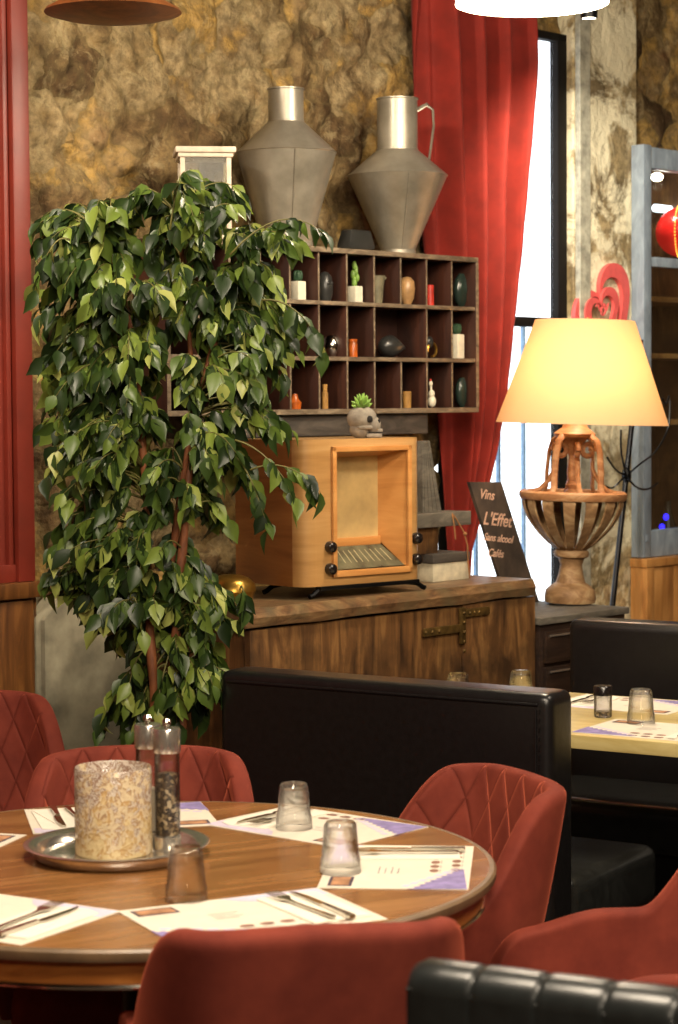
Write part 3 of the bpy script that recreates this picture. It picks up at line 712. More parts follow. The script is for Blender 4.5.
bm = new(); tube(bm, [(.0 + k * .05, -.004, .872) for k in range(29)], .0025, 6); tube(bm, [(.0 + k * .05, -th + .004, .872) for k in range(29)], .0025, 6); obj('piping', bm, M['blackgloss'], t)
bm = new(); box(bm, .02, NS * SEG - .02, -.55, -th, .30, .46, .04, seg=4); obj('seat', bm, M['blackgloss'], t)
bm = new(); box(bm, .03, NS * SEG - .03, -.5, -.01, 0, .31, .005); obj('base', bm, M['black'], t)

# ------------------------------------------------------------------ old chest / sideboard
LS = onq(535, 582, 0)[0]; LID = .05
t = thing('old_wooden_chest', 'long old brown wooden chest with iron hasp carrying the radio', 'chest', W(0, 0), UA)
bm = new(); DQ = .48
pts_f = 26
v0 = []
for i in range(pts_f + 1):
    s = LS * i / pts_f; wv = .004 * noise.noise(Vector((s * 9, 0, 0))); lo = .006 * noise.noise(Vector((s * 5, 4, 0)))
    v0.append([bm.verts.new(c_) for c_ in ((s, .0 + wv, 1 - LID + lo), (s, -.006 + wv, 1 - LID * .5), (s, .006 + wv, 1.0), (s, DQ, 1.0), (s, DQ, 1 - LID))])
for a, b in zip(v0, v0[1:]):
    for k in range(5): bm.faces.new((a[k], b[k], b[(k + 1) % 5], a[(k + 1) % 5]))
bm.faces.new(v0[0][::-1]); bm.faces.new(v0[-1]); obj('lid', bm, M['chesttop'], t, ang=25)
bm = new(); bz = 1 - LID - .008
JS = onq(460, 620, .02)[0]
n_ = 0; box(bm, .03, .045, .035, DQ, .06, bz); box(bm, LS - .03, LS - .012, .035, DQ, .06, bz); box(bm, .03, LS - .012, DQ - .02, DQ, .06, bz); box(bm, .03, LS - .012, .035, DQ, .06, .08)
obj('body', bm, M['chest'], t)
bm = new(); box(bm, .03, JS - .003, .012, .035, .06, bz, .004); obj('front_panel', bm, M['chest'], t)
bm = new(); box(bm, JS, LS + .012, .008, .035, .06, bz + .004, .004); obj('front_panel', bm, M['chest'], t)
for s in (.06, LS - .08):
    for q in (.06, DQ - .1): bm = new(); box(bm, s, s + .05, q, q + .05, 0, .062, .004); obj('leg', bm, M['chest'], t)
def plate(ax, bx, az, bz_): 
    bm = new(); box(bm, ax, bx, .0, .0075, az, bz_, .002); return bm
h1 = onq(424, 633, 0); h2 = onq(460, 622, 0); h3 = onq(468, 640, 0); h4 = onq(490, 600, 0)
t2 = obj('hasp', plate(h1[0], h2[0] + .01, h1[1] - .012, h1[1] + .012), M['iron'], t, label='rusty brass hasp')
bm = new(); box(bm, h2[0] + .003, h2[0] + .028, -.001, .0078, h3[1] - .01, bz - .004, .002); 
for k in range(5): ell(bm, (h2[0] + .016, -.004, bz - .02 - k * .028), (.005, .004, .005), 10)
obj('hinge_plate', bm, M['iron'], t)
bm = new(); box(bm, h2[0] + .0295, h4[0], -.0005, .0077, bz - .034, bz - .010, .002)
for k in range(3): ell(bm, (h2[0] + .045 + k * .022, -.002, bz - .022), (.005, .004, .005), 10)
obj('hinge_plate', bm, M['iron'], t)
bm = new()
for k in range(3): ell(bm, (h1[0] + .008 + k * .03, -.001, h1[1]), (.005, .004, .005), 10)
obj('hasp_studs', bm, M['iron'], t2)

# ------------------------------------------------------------------ radio
RA0 = atz(303, 588, 1.035); RB0 = atz(424, 578.5, 1.035); RAn = math.atan2(RB0.y - RA0.y, RB0.x - RA0.x)
RW = (Vector((RB0.x, RB0.y)) - Vector((RA0.x, RA0.y))).length; RP = (RA0.x, RA0.y)
def rh(px, py, q=0.0):
    P = Vector(RP) + Vector((-math.sin(RAn), math.cos(RAn))) * q; s, z = hit(px, py, P, RAn); return s, z - 1.035
RH = (rh(303, 441)[1] + rh(424, 436)[1]) / 2
t = thing('tabletop_radio', 'vintage honey-coloured wooden radio with recessed speaker niche on the old chest', 'radio', (RP[0], RP[1], 1.035), RAn)
fa = rh(334, 452); fb = rh(408, 568); X0, X1, Zb, Zt = fa[0], rh(407, 500)[0], rh(334, 573)[1], rh(370, 450)[1]
bm = new(); D_ = .30; wt = .014; rc = .045
def rrect(x0, x1, y0, y1, r, n=6):
    P = []
    for cx, cy, a0 in ((x1 - r, y1 - r, 0), (x0 + r, y1 - r, PI / 2)):
        P += [(cx + r * math.cos(a0 + k / n * PI / 2), cy + r * math.sin(a0 + k / n * PI / 2)) for k in range(n + 1)]
    return P
# cabinet: U-shaped wall with rounded front corners, open niche in the front
def radio_shell(bm):
    n = 8
    outer = [(0, D_)] + [(rc - rc * math.cos(k / n * PI / 2), rc - rc * math.sin(k / n * PI / 2)) for k in range(n + 1)]
    outer_r = [(RW - x, y) for x, y in outer[::-1]]
    P = outer + outer_r
    lo = [bm.verts.new((x, y, 0)) for x, y in P]; hi = [bm.verts.new((x, y, RH)) for x, y in P]
    k = len(outer) - 1
    for i in range(len(P)):
        j = (i + 1) % len(P)
        if i == k: continue                                  # the flat front is built round the niche below
        f = bm.faces.new((lo[i], lo[j], hi[j], hi[i])); f.material_index = 1 if (i == 0 or i == len(P) - 2) else 0
    bm.faces.new(hi); bm.faces.new(lo[::-1])
    xs = [rc, X0, X1, RW - rc]; zs = [0, Zb, Zt, RH]
    g = [[bm.verts.new((x, 0, z)) for z in zs] for x in xs]
    for a in range(3):
        for b in range(3):
            if a == 1 and b == 1: continue
            bm.faces.new((g[a][b], g[a + 1][b], g[a + 1][b + 1], g[a][b + 1]))
    return bm
radio_shell(bm); bmesh.ops.remove_doubles(bm, verts=bm.verts, dist=1e-5); obj('cabinet', bm, [M['radio'], M['radioside']], t)
ND = .085; bm = new(); ins = .028; zb2 = rh(372, 540, ND)[1]; xi0, xi1 = X0 + .006, X1 - ins * 1.3
def q4(bm, a, b, c, d, mi=0): f = bm.faces.new([bm.verts.new(v) for v in (a, b, c, d)]); f.material_index = mi
q4(bm, (X1, 0, Zb), (xi1, ND, zb2), (xi1, ND, Zt - .02), (X1, 0, Zt)); q4(bm, (X0, 0, Zb), (X0, 0, Zt), (xi0, ND, Zt - .02), (xi0, ND, zb2)); q4(bm, (X0, 0, Zt), (X1, 0, Zt), (xi1, ND, Zt - .02), (xi0, ND, Zt - .02))
box(bm, xi0, xi1, ND - .012, ND + .004, zb2 - .012, zb2 + .012, .002); obj('niche', bm, M['radiotrim'], t, recalc=False)
bm = new(); box(bm, xi0, xi1, ND, ND + .006, zb2, Zt - .02); obj('speaker_cloth', bm, M['grille'], t)
bm = new(); v_ = [(X0 + .004, .006, Zb + .008), (X1 - .006, .006, Zb + .008), (xi1, ND - .012, zb2 - .012), (xi0, ND - .012, zb2 - .012)]
q4(bm, *v_); q4(bm, *[(a, b + .006, c - .006) for a, b, c in v_][::-1]); o = obj('dial', bm, M['dial'], t, recalc=False)
bm = new()
for k in range(9):
    f0 = .2 + k * .085; a = Vector(v_[0]).lerp(Vector(v_[1]), f0); b = Vector(v_[3]).lerp(Vector(v_[2]), f0 + .03); e1 = a.lerp(b, .25); e2 = a.lerp(b, .8); o_ = Vector((0, -.001, .001))
    q4(bm, e1 + o_, e1 + o_ + Vector((.003, 0, 0)), e2 + o_ + Vector((.003, 0, 0)), e2 + o_)
obj('dial_scale', bm, M['dialmark'], o, recalc=False)
bm = new(); fr = .012
for a in ((X0 - fr, X0 + .003, Zb - fr, Zt + fr), (X1 - .003, X1 + fr, Zb - fr, Zt + fr), (X0 - fr, X1 + fr, Zt - .003, Zt + fr), (X0 - fr, X1 + fr, Zb - fr, Zb + .006)): box(bm, a[0], a[1], -.010, .002, a[2], a[3], .003)
obj('moulding', bm, M['radiotrim'], t)
for px, py in ((329, 547), (329, 569), (415, 538), (415, 559)):
    s, z = rh(px, py); s = max(s, .05) if s < .2 else s
    bm = new(); lathe(bm, [(0, 0), (.016, 0), (.017, .008), (.0145, .019), (.009, .023), (0, .024)], 20, mtx=T(s, 0, z) @ RX(PI / 2)); obj('knob', bm, M['knob'], t)
bm = new()
box(bm, .06, RW - .02, -.004, .02, -.012, -.0005, .002); box(bm, .06, RW - .02, .20, .224, -.012, -.0005, .002)
for x, s_ in ((.06, -1), (RW - .02, 1)):
    for yy in (.008, .212): tube(bm, [(x - s_ * .04, yy, -.006), (x - s_ * .0, yy, -.012), (x + s_ * .02, yy, -.024), (x + s_ * .03, yy, -.027)], .0075, 8)
obj('iron_stand', bm, M['blackmetal'], t, label='black iron cradle')
# brass dome
p = atz(231, 600, 1.0); bm = new(); lathe(bm, [(0, 0), (.055, 0), (.062, .006), (.066, .018), (.071, .026), (.068, .045), (.05, .062), (.025, .070), (0, .072)], 32)
tag(obj('brass_gong_bell', bm, M['brass']), 'small brass dome standing on the chest lid left of the radio', 'bell', None, (p.x, p.y, 1.0))
# skull planter on the radio
SP = Vector(RP) + Vector((math.cos(RAn), math.sin(RAn))) * rh(364, 430, .06)[0] + Vector((-math.sin(RAn), math.cos(RAn))) * .06
t = thing('skull_planter', 'grey concrete skull planter with a green succulent on top of the radio', 'planter', (SP.x, SP.y, 1.035 + RH + .0005), .12)
bm = new(); ell(bm, (-.006, 0, .055), (.043, .036, .036), 28); ell(bm, (-.012, 0, .025), (.03, .027, .028), 20)
# face side turned towards local +x, -y
ell(bm, (.026, -.004, .036), (.022, .024, .026), 20); box(bm, .004, .05, -.022, .022, 0, .014, .006); box(bm, .018, .052, -.019, .019, .016, .026, .004)
ell(bm, (.0, -.024, .030), (.024, .008, .008), 14); obj('skull', bm, M['concrete'], t)
bm = new(); ell(bm, (.012, -.030, .053), (.0095, .009, .0105), 16); ell(bm, (.040, -.018, .047), (.004, .004, .006), 10)
box(bm, .008, .05, -.0222, -.018, .0135, .0155); obj('eye_socket', bm, M['socket'], t)
bm = new()
for k in range(26):
    a = k * 2.4; tl = .15 + .045 * k; L = .046 - .0005 * k; d = Vector((math.cos(a) * math.sin(tl), math.sin(a) * math.sin(tl), math.cos(tl)))
    b0 = Vector((-.006, 0, .082)); tube(bm, [b0, b0 + d * L * .5, b0 + d * L], [.005, .0085, .0008], 6)
obj('succulent', bm, M['succ'], t)
# things right of the radio
SBX = {'z': 1.0}
def wbox(name, mat_, s0, s1, q0, q1, z0, z1, label, cat, bev=.003):
    bm = new(); cx, cy = (s0 + s1) / 2, (q0 + q1) / 2
    box(bm, s0 - cx, s1 - cx, q0 - cy, q1 - cy, 0, z1 - z0, bev); return tag(obj(name, bm, mat_), label, cat, None, W(cx, cy, z0), UA)
a = onq(433, 578, .16); b = onq(469, 575, .16); c = onq(450, 548, .16); d0 = onq(450, 562, .16)
t = thing('storage_box', 'small box with dark lid and cream side on the chest right of the radio', 'box', W(a[0], .16, 1.0005), UA)
bw_ = b[0] - a[0]; bm = new(); box(bm, 0, bw_, 0, .12, 0, .056, .002); obj('box_body', bm, M['cream'], t)
bm = new(); box(bm, -.004, bw_ + .002, -.004, .124, .056, .084, .003); obj('lid', bm, M['ledge'], t)
a1 = onq(426, 552, .2)
wbox('wooden_block', M['chest'], a1[0] - .07, a1[0] + .04, .185, .265, 1.085, 1.165, 'brown wooden block standing on the small dark-lidded box', 'block')
a2 = onq(423, 533, .17); b2 = onq(470, 524, .17)
wbox('grey_plank', M['greywood'], a2[0] - .07, b2[0], .165, .26, 1.1655, 1.1655 + .042, 'short grey wooden plank lying level above the brown block', 'plank')
a3 = onq(424, 530, .22); zt3 = onq(424, 440, .22)[1]
bm = new(); prism(bm, [(0, 0), (.09, 0), (.035, zt3 - 1.21), (0, zt3 - 1.21)], 0, .02)
for k in range(4): prism(bm, [(.008 + k * .02, .002), (.012 + k * .02, .002), (.012 + k * .005, zt3 - 1.215), (.009 + k * .005, zt3 - 1.215)], -.002, 0)
tag(obj('grey_board', bm, M['greywood']), 'tapering grey board standing upright on the grey plank behind the radio', 'board', None, W(a3[0] - .03, .20, 1.2078), UA)
bm = new(); e = onq(455, 533, .155); f_ = onq(474, 585, .1)
tube(bm, [(0, 0, .0), (.01, -.01, -.02), (.04, -.015, -.06), (.05, -.02, -.10), (.052, -.02, -.15), (.055, -.025, -.2)], .0025, 6); tube(bm, [(0, 0, 0), (-.005, -.012, -.03), (.0, -.014, -.08)], .0025, 6)
ell(bm, (.042, -.017, -.065), (.008, .006, .006), 10)
tag(obj('twine_cord', bm, M['twine']), 'brown twine cord hanging off the short grey plank', 'cord', None, W(e[0], .167, 1.205), UA)

# ------------------------------------------------------------------ chalkboard leaning at the chest's end
c0 = onq(497, 578, .34); c1 = onq(528, 578, .34); ctl = onq(486, 479, .36); ctr = onq(502, 480, .36)
t = thing('chalkboard', 'narrow dark chalkboard with handwritten lines leaning by the window beside the lamp', 'chalkboard', W(c1[0], .34, 1.0), UA)
h_ = ctr[1] - 1.0; xr = ctr[0] - c1[0]; x0_ = c0[0] - c1[0]
TL = RX(-.08)
kx = -xr / h_; dz = .875 + .0015 - 1.0; bm = new(); prism(bm, [(x0_ - kx * dz, dz), (-kx * dz, dz), (xr, h_ - .006), (xr + x0_, h_)], 0, .012, TL); obj('slate', bm, M['chalk'], t)
def onb(px, py): a_ = onq(px, py, .345); return a_[0] - c1[0], (a_[1] - 1.0)
for txt, tx, ty, s_ in (('Vins', 482, 498, .045), ("L'Effet", 484, 524, .060), ('Sans alcool', 484, 540, .034), ('Cafés', 487, 556, .036)):
    x, z = onb(tx, ty); z /= h_
    cu = bpy.data.curves.new('txt', 'FONT'); cu.body = txt; cu.size = s_; cu.shear = .35; cu.extrude = .0004; cu.offset = .0006
    to = bpy.data.objects.new('txt', cu); COL.objects.link(to); bpy.context.view_layer.update()
    me = bpy.data.meshes.new_from_object(to.evaluated_get(bpy.context.evaluated_depsgraph_get())); bpy.data.objects.remove(to)
    me.transform(TL @ T(x, -.0012, z * h_) @ RY(.12) @ RX(PI / 2)); me.materials.clear(); me.materials.append(M['chalktext'])
    o = bpy.data.objects.new('chalk_writing', me); COL.objects.link(o); o.parent = t

# ------------------------------------------------------------------ drawer unit, lamp, pole, hearts
US0 = LS + .05; US1 = onq(630, 611, .0)[0]; UZ = .875; UQ = .02
US1 = max(US1, US0 + .38)
t = thing('drawer_unit', 'low dark wooden drawer unit under the urn lamp', 'drawer unit', W(US0, UQ), UA)
UWD = US1 - US0
bm = new(); box(bm, -.01, UWD + .01, -.012, .42, UZ - .022, UZ, .004); obj('top', bm, M['greywood'], t)
bm = new(); box(bm, 0, UWD, 0, .41, .04, UZ - .022, .003); obj('body', bm, M['darkwood'], t)
for k in range(7):
    z0 = .06 + k * .112; bm = new(); box(bm, .015, UWD - .015, -.014, .002, z0, z0 + .10, .004); o = obj('drawer', bm, M['darkwood'], t)
    bm = new(); box(bm, .03, UWD - .03, -.02, -.013, z0 + .082, z0 + .088, .001); obj('drawer_pull', bm, M['steel'], o)
# lamp
lp = atz(570, 604, UZ); LTILT = .03; LP = Vector((lp.x, lp.y, UZ + .006)); k_ = lp.y / F      # metres per pixel there
t = thing('urn_table_lamp', 'large table lamp with slatted wooden urn base and peach linen shade', 'lamp', LP, .5)
u = k_
bm = new(); lathe(bm, [(0, 0), (25 * u, 0), (26 * u, 4 * u), (25 * u, 12 * u), (20 * u, 17 * u), (15 * u, 20 * u), (12.5 * u, 28 * u), (11 * u, 38 * u), (13 * u, 44 * u), (17 * u, 46 * u), (18 * u, 49 * u), (17 * u, 52 * u), (13 * u, 54 * u), (0, 56 * u)], 40); obj('foot', bm, M['lampdark'], t)
def bowl_r(f): return (15 + 36 * math.sin(f * PI / 2) ** .85) * u
NSL = 14
for i in range(NSL):
    a = 2 * PI * i / NSL; bm = new(); sec = []
    for j in range(11):
        f = j / 10; r = bowl_r(f); z = (53 + 52 * f) * u; wd = (3.2 + 3.2 * f) * u; th_ = 2.0 * u
        if j == 10: r -= 1 * u
        pts = []
        for rr_, ss in ((r, -1), (r, 1), (r - th_, 1), (r - th_, -1)):
            pts.append(bm.verts.new((rr_ * math.cos(a) - ss * wd * math.sin(a), rr_ * math.sin(a) + ss * wd * math.cos(a), z)))
        sec.append(pts)
    for A_, B_ in zip(sec, sec[1:]):
        for k in range(4): bm.faces.new((A_[k], A_[(k + 1) % 4], B_[(k + 1) % 4], B_[k]))
    bm.faces.new(sec[0]); bm.faces.new(sec[-1][::-1]); obj('urn_slat', bm, M['lampdark'], t)
bm = new(); lathe(bm, [(46 * u, 103 * u), (52 * u, 103 * u), (54 * u, 106 * u), (54 * u, 110 * u), (51 * u, 112 * u), (46 * u, 111 * u), (45 * u, 106 * u), (46 * u, 103 * u)], 48)
lathe(bm, [(0, 105 * u), (46 * u, 105 * u), (46 * u, 108 * u), (0, 108 * u)], 48); obj('urn_rim', bm, M['lampwood'], t)
bm = new(); lathe(bm, [(0, 108 * u), (9 * u, 108 * u), (9 * u, 111 * u), (5.5 * u, 114 * u), (8 * u, 118 * u), (5.5 * u, 122 * u), (7 * u, 130 * u), (5.5 * u, 145 * u), (8 * u, 158 * u), (12 * u, 163 * u), (20 * u, 166 * u), (21 * u, 169 * u), (16 * u, 173 * u), (13 * u, 175 * u), (11 * u, 181 * u), (0, 182 * u)], 32); obj('turned_post', bm, M['lampwood'], t)
for i in range(4):
    a = i * PI / 2 + .35; ca, sa = math.cos(a), math.sin(a)
    bm = new(); P = []
    for r, z in ((14, 168), (20, 167), (27, 162), (31, 150), (33, 130), (33, 116), (36, 109)): P.append((r * u, z * u))
    tube(bm, [(r * ca, r * sa, z) for r, z in P], [3.4 * u] * len(P), 8, flat=.6)
    b2_ = a + .8; cb, sb_ = math.cos(b2_), math.sin(b2_); sp = []
    for k in range(18):
        th2 = k / 17 * 2.6 * PI; rr_ = (8.2 - 5.4 * k / 17) * u; sp.append((14 * u + rr_ * math.cos(PI + th2) * -1, (152) * u + rr_ * math.sin(PI + th2) * -1))
    lead = [(44 * u, 110 * u), (34 * u, 113 * u), (25 * u, 122 * u), (19 * u, 134 * u), (19 * u, 142 * u)]
    tube(bm, [(r * cb, r * sb_, z) for r, z in lead], 2.6 * u, 8, flat=.7)
    tube(bm, [(r * cb, r * sb_, z) for r, z in sp], 2.8 * u, 8)
    obj('scroll_arm', bm, M['lampwood'], t)
bm = new(); z0, z1, r0, r1 = 179 * u, 282 * u, 86 * u, 49.5 * u
lathe(bm, [(r0, z0), (r1, z1), (r1 - .002, z1), (r0 - .002, z0), (r0, z0)], 64); o = obj('lamp_shade', bm, M['shade'], t); LAMP = t; o.location = (7 * u * math.cos(.5), -7 * u * math.sin(.5), 0)
bm = new(); lathe(bm, [(0, 182 * u), (.012, 182 * u), (.012, 205 * u), (0, 205 * u)], 16)
for k in range(3): a = k * 2.1; tube(bm, [(0, 0, 280 * u), (r1 * math.cos(a), r1 * math.sin(a), 283 * u)], .002, 6)
tube(bm, [(0, 0, 200 * u), (0, 0, 281 * u)], .003, 6); o = obj('lamp_holder', bm, M['brass'], t); o.location = (5 * u * math.cos(.5), -5 * u * math.sin(.5), 0)
bm = new(); ell(bm, (0, 0, 0), (.03, .03, .038), 20); o = obj('bulb', bm, M['spotglow'], t); o.location = (.034, 0, 228 * u)
t.matrix_world = T(LP.x, LP.y, LP.z) @ RY(LTILT) @ RZ(.5)
lamp('table_lamp_bulb', 'POINT', (LP.x + 222 * u * LTILT + 7 * u, LP.y - .05, LP.z + 222 * u), 3.3, (1, .76, .54), .03)
# black stand with curling wires
top_ = onq(632, 423, .55); bot = onq(612, 612, .40)
pt = W(top_[0], .55, top_[1]); pb = W(bot[0], .40, bot[1]); dr = (pb - pt).normalized(); base = pt + dr * ((pt.z) / -dr.z); base.z = 0
t = thing('wire_branch_stand', 'tall thin black metal stand with curling wire arms behind the urn lamp', 'stand', base)
bm = new(); hi_ = pt - dr * .35 - base; tube(bm, [(0, 0, .01), hi_], .0105, 10); obj('pole', bm, M['blackmetal'], t)
bm = new(); lathe(bm, [(0, 0), (.1, 0), (.1, .012), (0, .016)], 24); obj('foot_plate', bm, M['blackmetal'], t)
hub = pt + (pb - pt) * ((477 - 423) / (612 - 423.)) 
def wp(px, py, q=.5): s, z = onq(px, py, q); return W(s, q, z) - base
HB = hub - base
for pts in ([(607, 457), (616, 470)], [(603, 485), (612, 488), (620, 481)], [(621, 430), (621, 450), (624, 466)], [(670, 400), (668, 428), (656, 451), (640, 464)], [(658, 483), (648, 489), (638, 488), (630, 481)], [(669, 396), (666, 404), (662, 398)]):
    bm = new(); P = [wp(*p_, q=.5 - .01 * i_) for i_, p_ in enumerate(pts)]
    if pts[0][0] != 669: P.append(HB)
    PP = []
    for i_ in range(len(P) - 1):
        p0, p1, p2, p3 = P[max(i_ - 1, 0)], P[i_], P[i_ + 1], P[min(i_ + 2, len(P) - 1)]
        for k in range(6):
            f = k / 6; PP.append(.5 * ((2 * p1) + (p2 - p0) * f + (2 * p0 - 5 * p1 + 4 * p2 - p3) * f * f + (3 * p1 - p0 - 3 * p2 + p3) * f ** 3))
    PP.append(P[-1]); tube(bm, PP, .0038, 6); obj('wire_arm', bm, M['blackmetal'], t)
bm = new(); ell(bm, HB, (.018, .018, .03), 14); obj('hub', bm, M['blackmetal'], t)
# hearts on the pillar
def heart_outline(n=60):
    P = []
    for k in range(n):
        a = 2 * PI * k / n; P.append((16 * math.sin(a) ** 3, 13 * math.cos(a) - 5 * math.cos(2 * a) - 2 * math.cos(3 * a) - math.cos(4 * a)))
    return P
def heart(bm, cx, cz, sc, wd, rot, y0, y1):
    P = heart_outline(); o_ = [(x * sc, z * sc) for x, z in P]; i_ = [(x * (sc - wd), z * (sc - wd) + .3 * wd) for x, z in P]
    X = T(cx, 0, cz) @ RY(rot); n = len(P); V = []
    for pts, y in ((o_, y0), (i_, y0), (i_, y1), (o_, y1)): V.append([bm.verts.new(X @ Vector((x, y, z))) for x, z in pts])
    for k in range(n):
        j = (k + 1) % n
        for a, b in ((0, 1), (1, 2), (2, 3), (3, 0)): bm.faces.new((V[a][k], V[a][j], V[b][j], V[b][k]))
def hp(px, py): return onq(px, py, QW - .07)
hc = hp(607, 313); ht = hp(606, 270)
t = thing('heart_ornament', 'coral red wooden openwork heart hanging on the peeled pillar behind the lamp', 'ornament', W(hc[0], QW - .07, hc[1]), UA)
ku = (onq(603, 300, QW - .07)[0] - onq(602, 300, QW - .07)[0]); kz = 1 / F * W(hc[0], QW).y
S_ = .0074
bm = new(); heart(bm, 0, 0, .0119, .0034, -.60, 0, .018); obj('large_heart', bm, M['heart'], t)
bm = new(); heart(bm, -.035, -.005, .0069, .0022, -.40, -.012, .001); obj('small_heart', bm, M['heart'], t)
bm = new(); tube(bm, [(-.08 + .010 * k, -.006, .02 + .018 * math.sin(k * 1.7)) for k in range(9)], .0035, 6); tube(bm, [(-.03 + .016 * math.cos(k * .9), -.006, .01 + .02 * math.sin(k * .9 + .5)) for k in range(8)], .0035, 6); obj('scroll_lettering', bm, M['heart'], t)

# ------------------------------------------------------------------ pigeonhole cabinet on the wall
QC = .46; CD = .14
xr_ = onq(478, 335, QC)[0]; x291 = onq(291, 300, QC)[0]
cell = (xr_ - x291) / 7.02; NC = 11; CL = xr_ - cell * NC
zt_ = onq(420, 253.5, QC)[1]; zb_ = onq(420, 413.0, QC)[1]; CHt = zt_ - zb_; rowh = CHt / 3
t = thing('pigeonhole_cabinet', 'old wooden pigeonhole cabinet with three rows of compartments, hung above the radio', 'cabinet', W(CL, QC, zb_), UA)
CW = xr_ - CL
bm = new(); ft = .016
box(bm, -.004, CW + .004, 0, CD, CHt - ft, CHt, .002); box(bm, -.004, CW + .004, 0, CD, 0, ft, .002); box(bm, -.004, ft - .004, 0, CD, ft, CHt - ft, .002); box(bm, CW - ft + .006, CW + .006, 0, CD, ft, CHt - ft, .002)
obj('carcass', bm, M['cabwood'], t)
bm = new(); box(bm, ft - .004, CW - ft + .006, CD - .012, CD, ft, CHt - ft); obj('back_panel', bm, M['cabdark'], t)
for r in (1, 2): bm = new(); box(bm, ft - .004, CW - ft + .006, .003, CD - .012, rowh * r - .006, rowh * r + .007, .002); obj('shelf', bm, M['cabwood'], t)
for r in range(3):
    for c in range(1, NC):
        if r == 1 and c == NC - 3: continue
        z0 = ft if r == 0 else rowh * r + .007; z1 = CHt - ft if r == 2 else rowh * (r + 1) - .006
        bm = new(); box(bm, cell * c - .004, cell * c + .004, .006, CD - .012, z0, z1, .001); obj('divider', bm, M['cabwood'], t)
for o in t.children:  # inner faces take the dark wood, painting in the compartments' shade
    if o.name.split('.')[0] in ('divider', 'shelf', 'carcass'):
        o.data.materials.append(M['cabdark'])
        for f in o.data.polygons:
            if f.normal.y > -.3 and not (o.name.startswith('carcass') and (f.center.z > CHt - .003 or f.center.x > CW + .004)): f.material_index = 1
# ledge board under the cabinet
lz = onq(400, 434, QC + .04)[1]
bm = new(); box(bm, 0, 1.02, 0, .2, 0, zb_ - lz - .001, .004); tag(obj('ledge_board', bm, M['ledge']), 'dark grey ledge board on the wall directly under the pigeonhole cabinet', 'board', None, W(onq(428, 425, QC + .02)[0] - 1.02, QC + .02, lz), UA)
# contents; cell floor z for row from the top (0,1,2)
def cz(row): return zb_ + (ft if row == 2 else rowh * (2 - row) + .007) + .0006
KC = W((onq(400, 330, QC)[0]), QC).y / F
def cellthing(px, row, q=.06):
    py = (300, 354, 409)[row]; s = onq(px, py, QC + q)[0]; return W(s, QC + q, cz(row))
def pot_cactus(px, row, h, w_, ch, cw, label, spiky=False):
    t = thing('potted_cactus', label, 'potted plant', cellthing(px, row), UA, 'little cacti in white pots')
    bm = new(); box(bm, -w_ / 2, w_ / 2, -w_ / 2, w_ / 2, 0, h, .004); obj('pot', bm, M['white'], t)
    bm = new()
    if spiky:
        for k in range(7): ell(bm, ((k % 3 - 1) * .006, (k % 2) * .006 - .003, h + .008 + k * ch / 8), (cw / 2 * (1 - k * .06), cw / 2, .014), 10)
    else:
        ell(bm, (0, 0, h + ch * .4), (cw / 2, cw / 2, ch * .6), 14)
        for k in range(6): ell(bm, (cw * .35 * math.cos(k), cw * .35 * math.sin(k), h + ch * .5), (.006, .006, ch * .45), 8)
    obj('cactus', bm, M['cactus'] if not spiky else M['succ'], t)
pot_cactus(298, 0, .058, .036, .034, .03, 'white block pot with a stubby dark cactus in the top row, leftmost white pot')
pot_cactus(355, 0, .052, .036, .075, .018, 'white pot with a tall slim green cactus in the top row', True)
pot_cactus(457, 1, .080, .036, .036, .03, 'taller white pot with dark cactus in the middle row, last compartment')
def lobj(name, prof, m_, px, row, label, cat, seg=20, q=.06, sc=(1, 1, 1), extra=None):
    bm = new(); lathe(bm, prof, seg); 
    if extra: extra(bm)
    bmesh.ops.scale(bm, vec=sc, verts=bm.verts)
    return tag(obj(name, bm, m_), label, cat, None, cellthing(px, row, q), UA)
lobj('stone_ornament', [(0, 0), (.022, 0), (.03, .02), (.032, .05), (.026, .078), (.012, .09), (0, .092)], M['rock'], 325, 0, 'dark rounded owl-like ornament in the top row between two white pots', 'ornament', sc=(.8, .8, 1), extra=lambda b: (ell(b, (.008, -.028, .055), (.007, .005, .007), 8), ell(b, (-.010, -.028, .055), (.007, .005, .007), 8)))
lobj('clay_jug', [(0, 0), (.016, 0), (.018, .01), (.022, .06), (.027, .088), (.025, .088), (.02, .06), (0, .02)], M['greyclay'], 377, 0, 'small grey-green clay jug with thin handle in the top row', 'jug', extra=lambda b: tube(b, [(.022, 0, .075), (.036, 0, .078), (.044, 0, .084)], .003, 6))
lobj('round_pebble_vase', [(0, 0), (.014, 0), (.026, .02), (.031, .05), (.028, .075), (.016, .088), (0, .091)], M['tan'], 407, 0, 'tan glazed egg-shaped vase in the top row', 'vase', sc=(.85, .85, 1))
lobj('red_candle', [(0, 0), (.013, 0), (.013, .066), (.011, .068), (0, .068)], M['redsm'], 430, 0, 'small red candle jar in the top row', 'candle')
lobj('green_flask', [(0, 0), (.018, 0), (.036, .018), (.044, .05), (.038, .08), (.02, .1), (0, .104)], M['dkgreen'], 463, 0, 'round dark green flask in the last compartment of the top row', 'flask', 28, sc=(1.0, .55, 1.1))
lobj('silver_ball', [(0, 0), (.012, 0), (.026, .014), (.03, .035), (.024, .058), (.01, .068), (0, .069)], M['chrome'], 332, 1, 'silvery ball ornament beside the hanging leaf in the middle row', 'ornament')
lobj('amber_bottle', [(0, 0), (.014, 0), (.0145, .04), (.012, .046), (.014, .046), (.014, .056), (0, .056)], M['amber'], 353, 1, 'little amber bottle in the middle row', 'bottle')
p = cellthing(391, 1, .07); bm = new(); ell(bm, (0, 0, .036), (.052, .034, .036), 20)
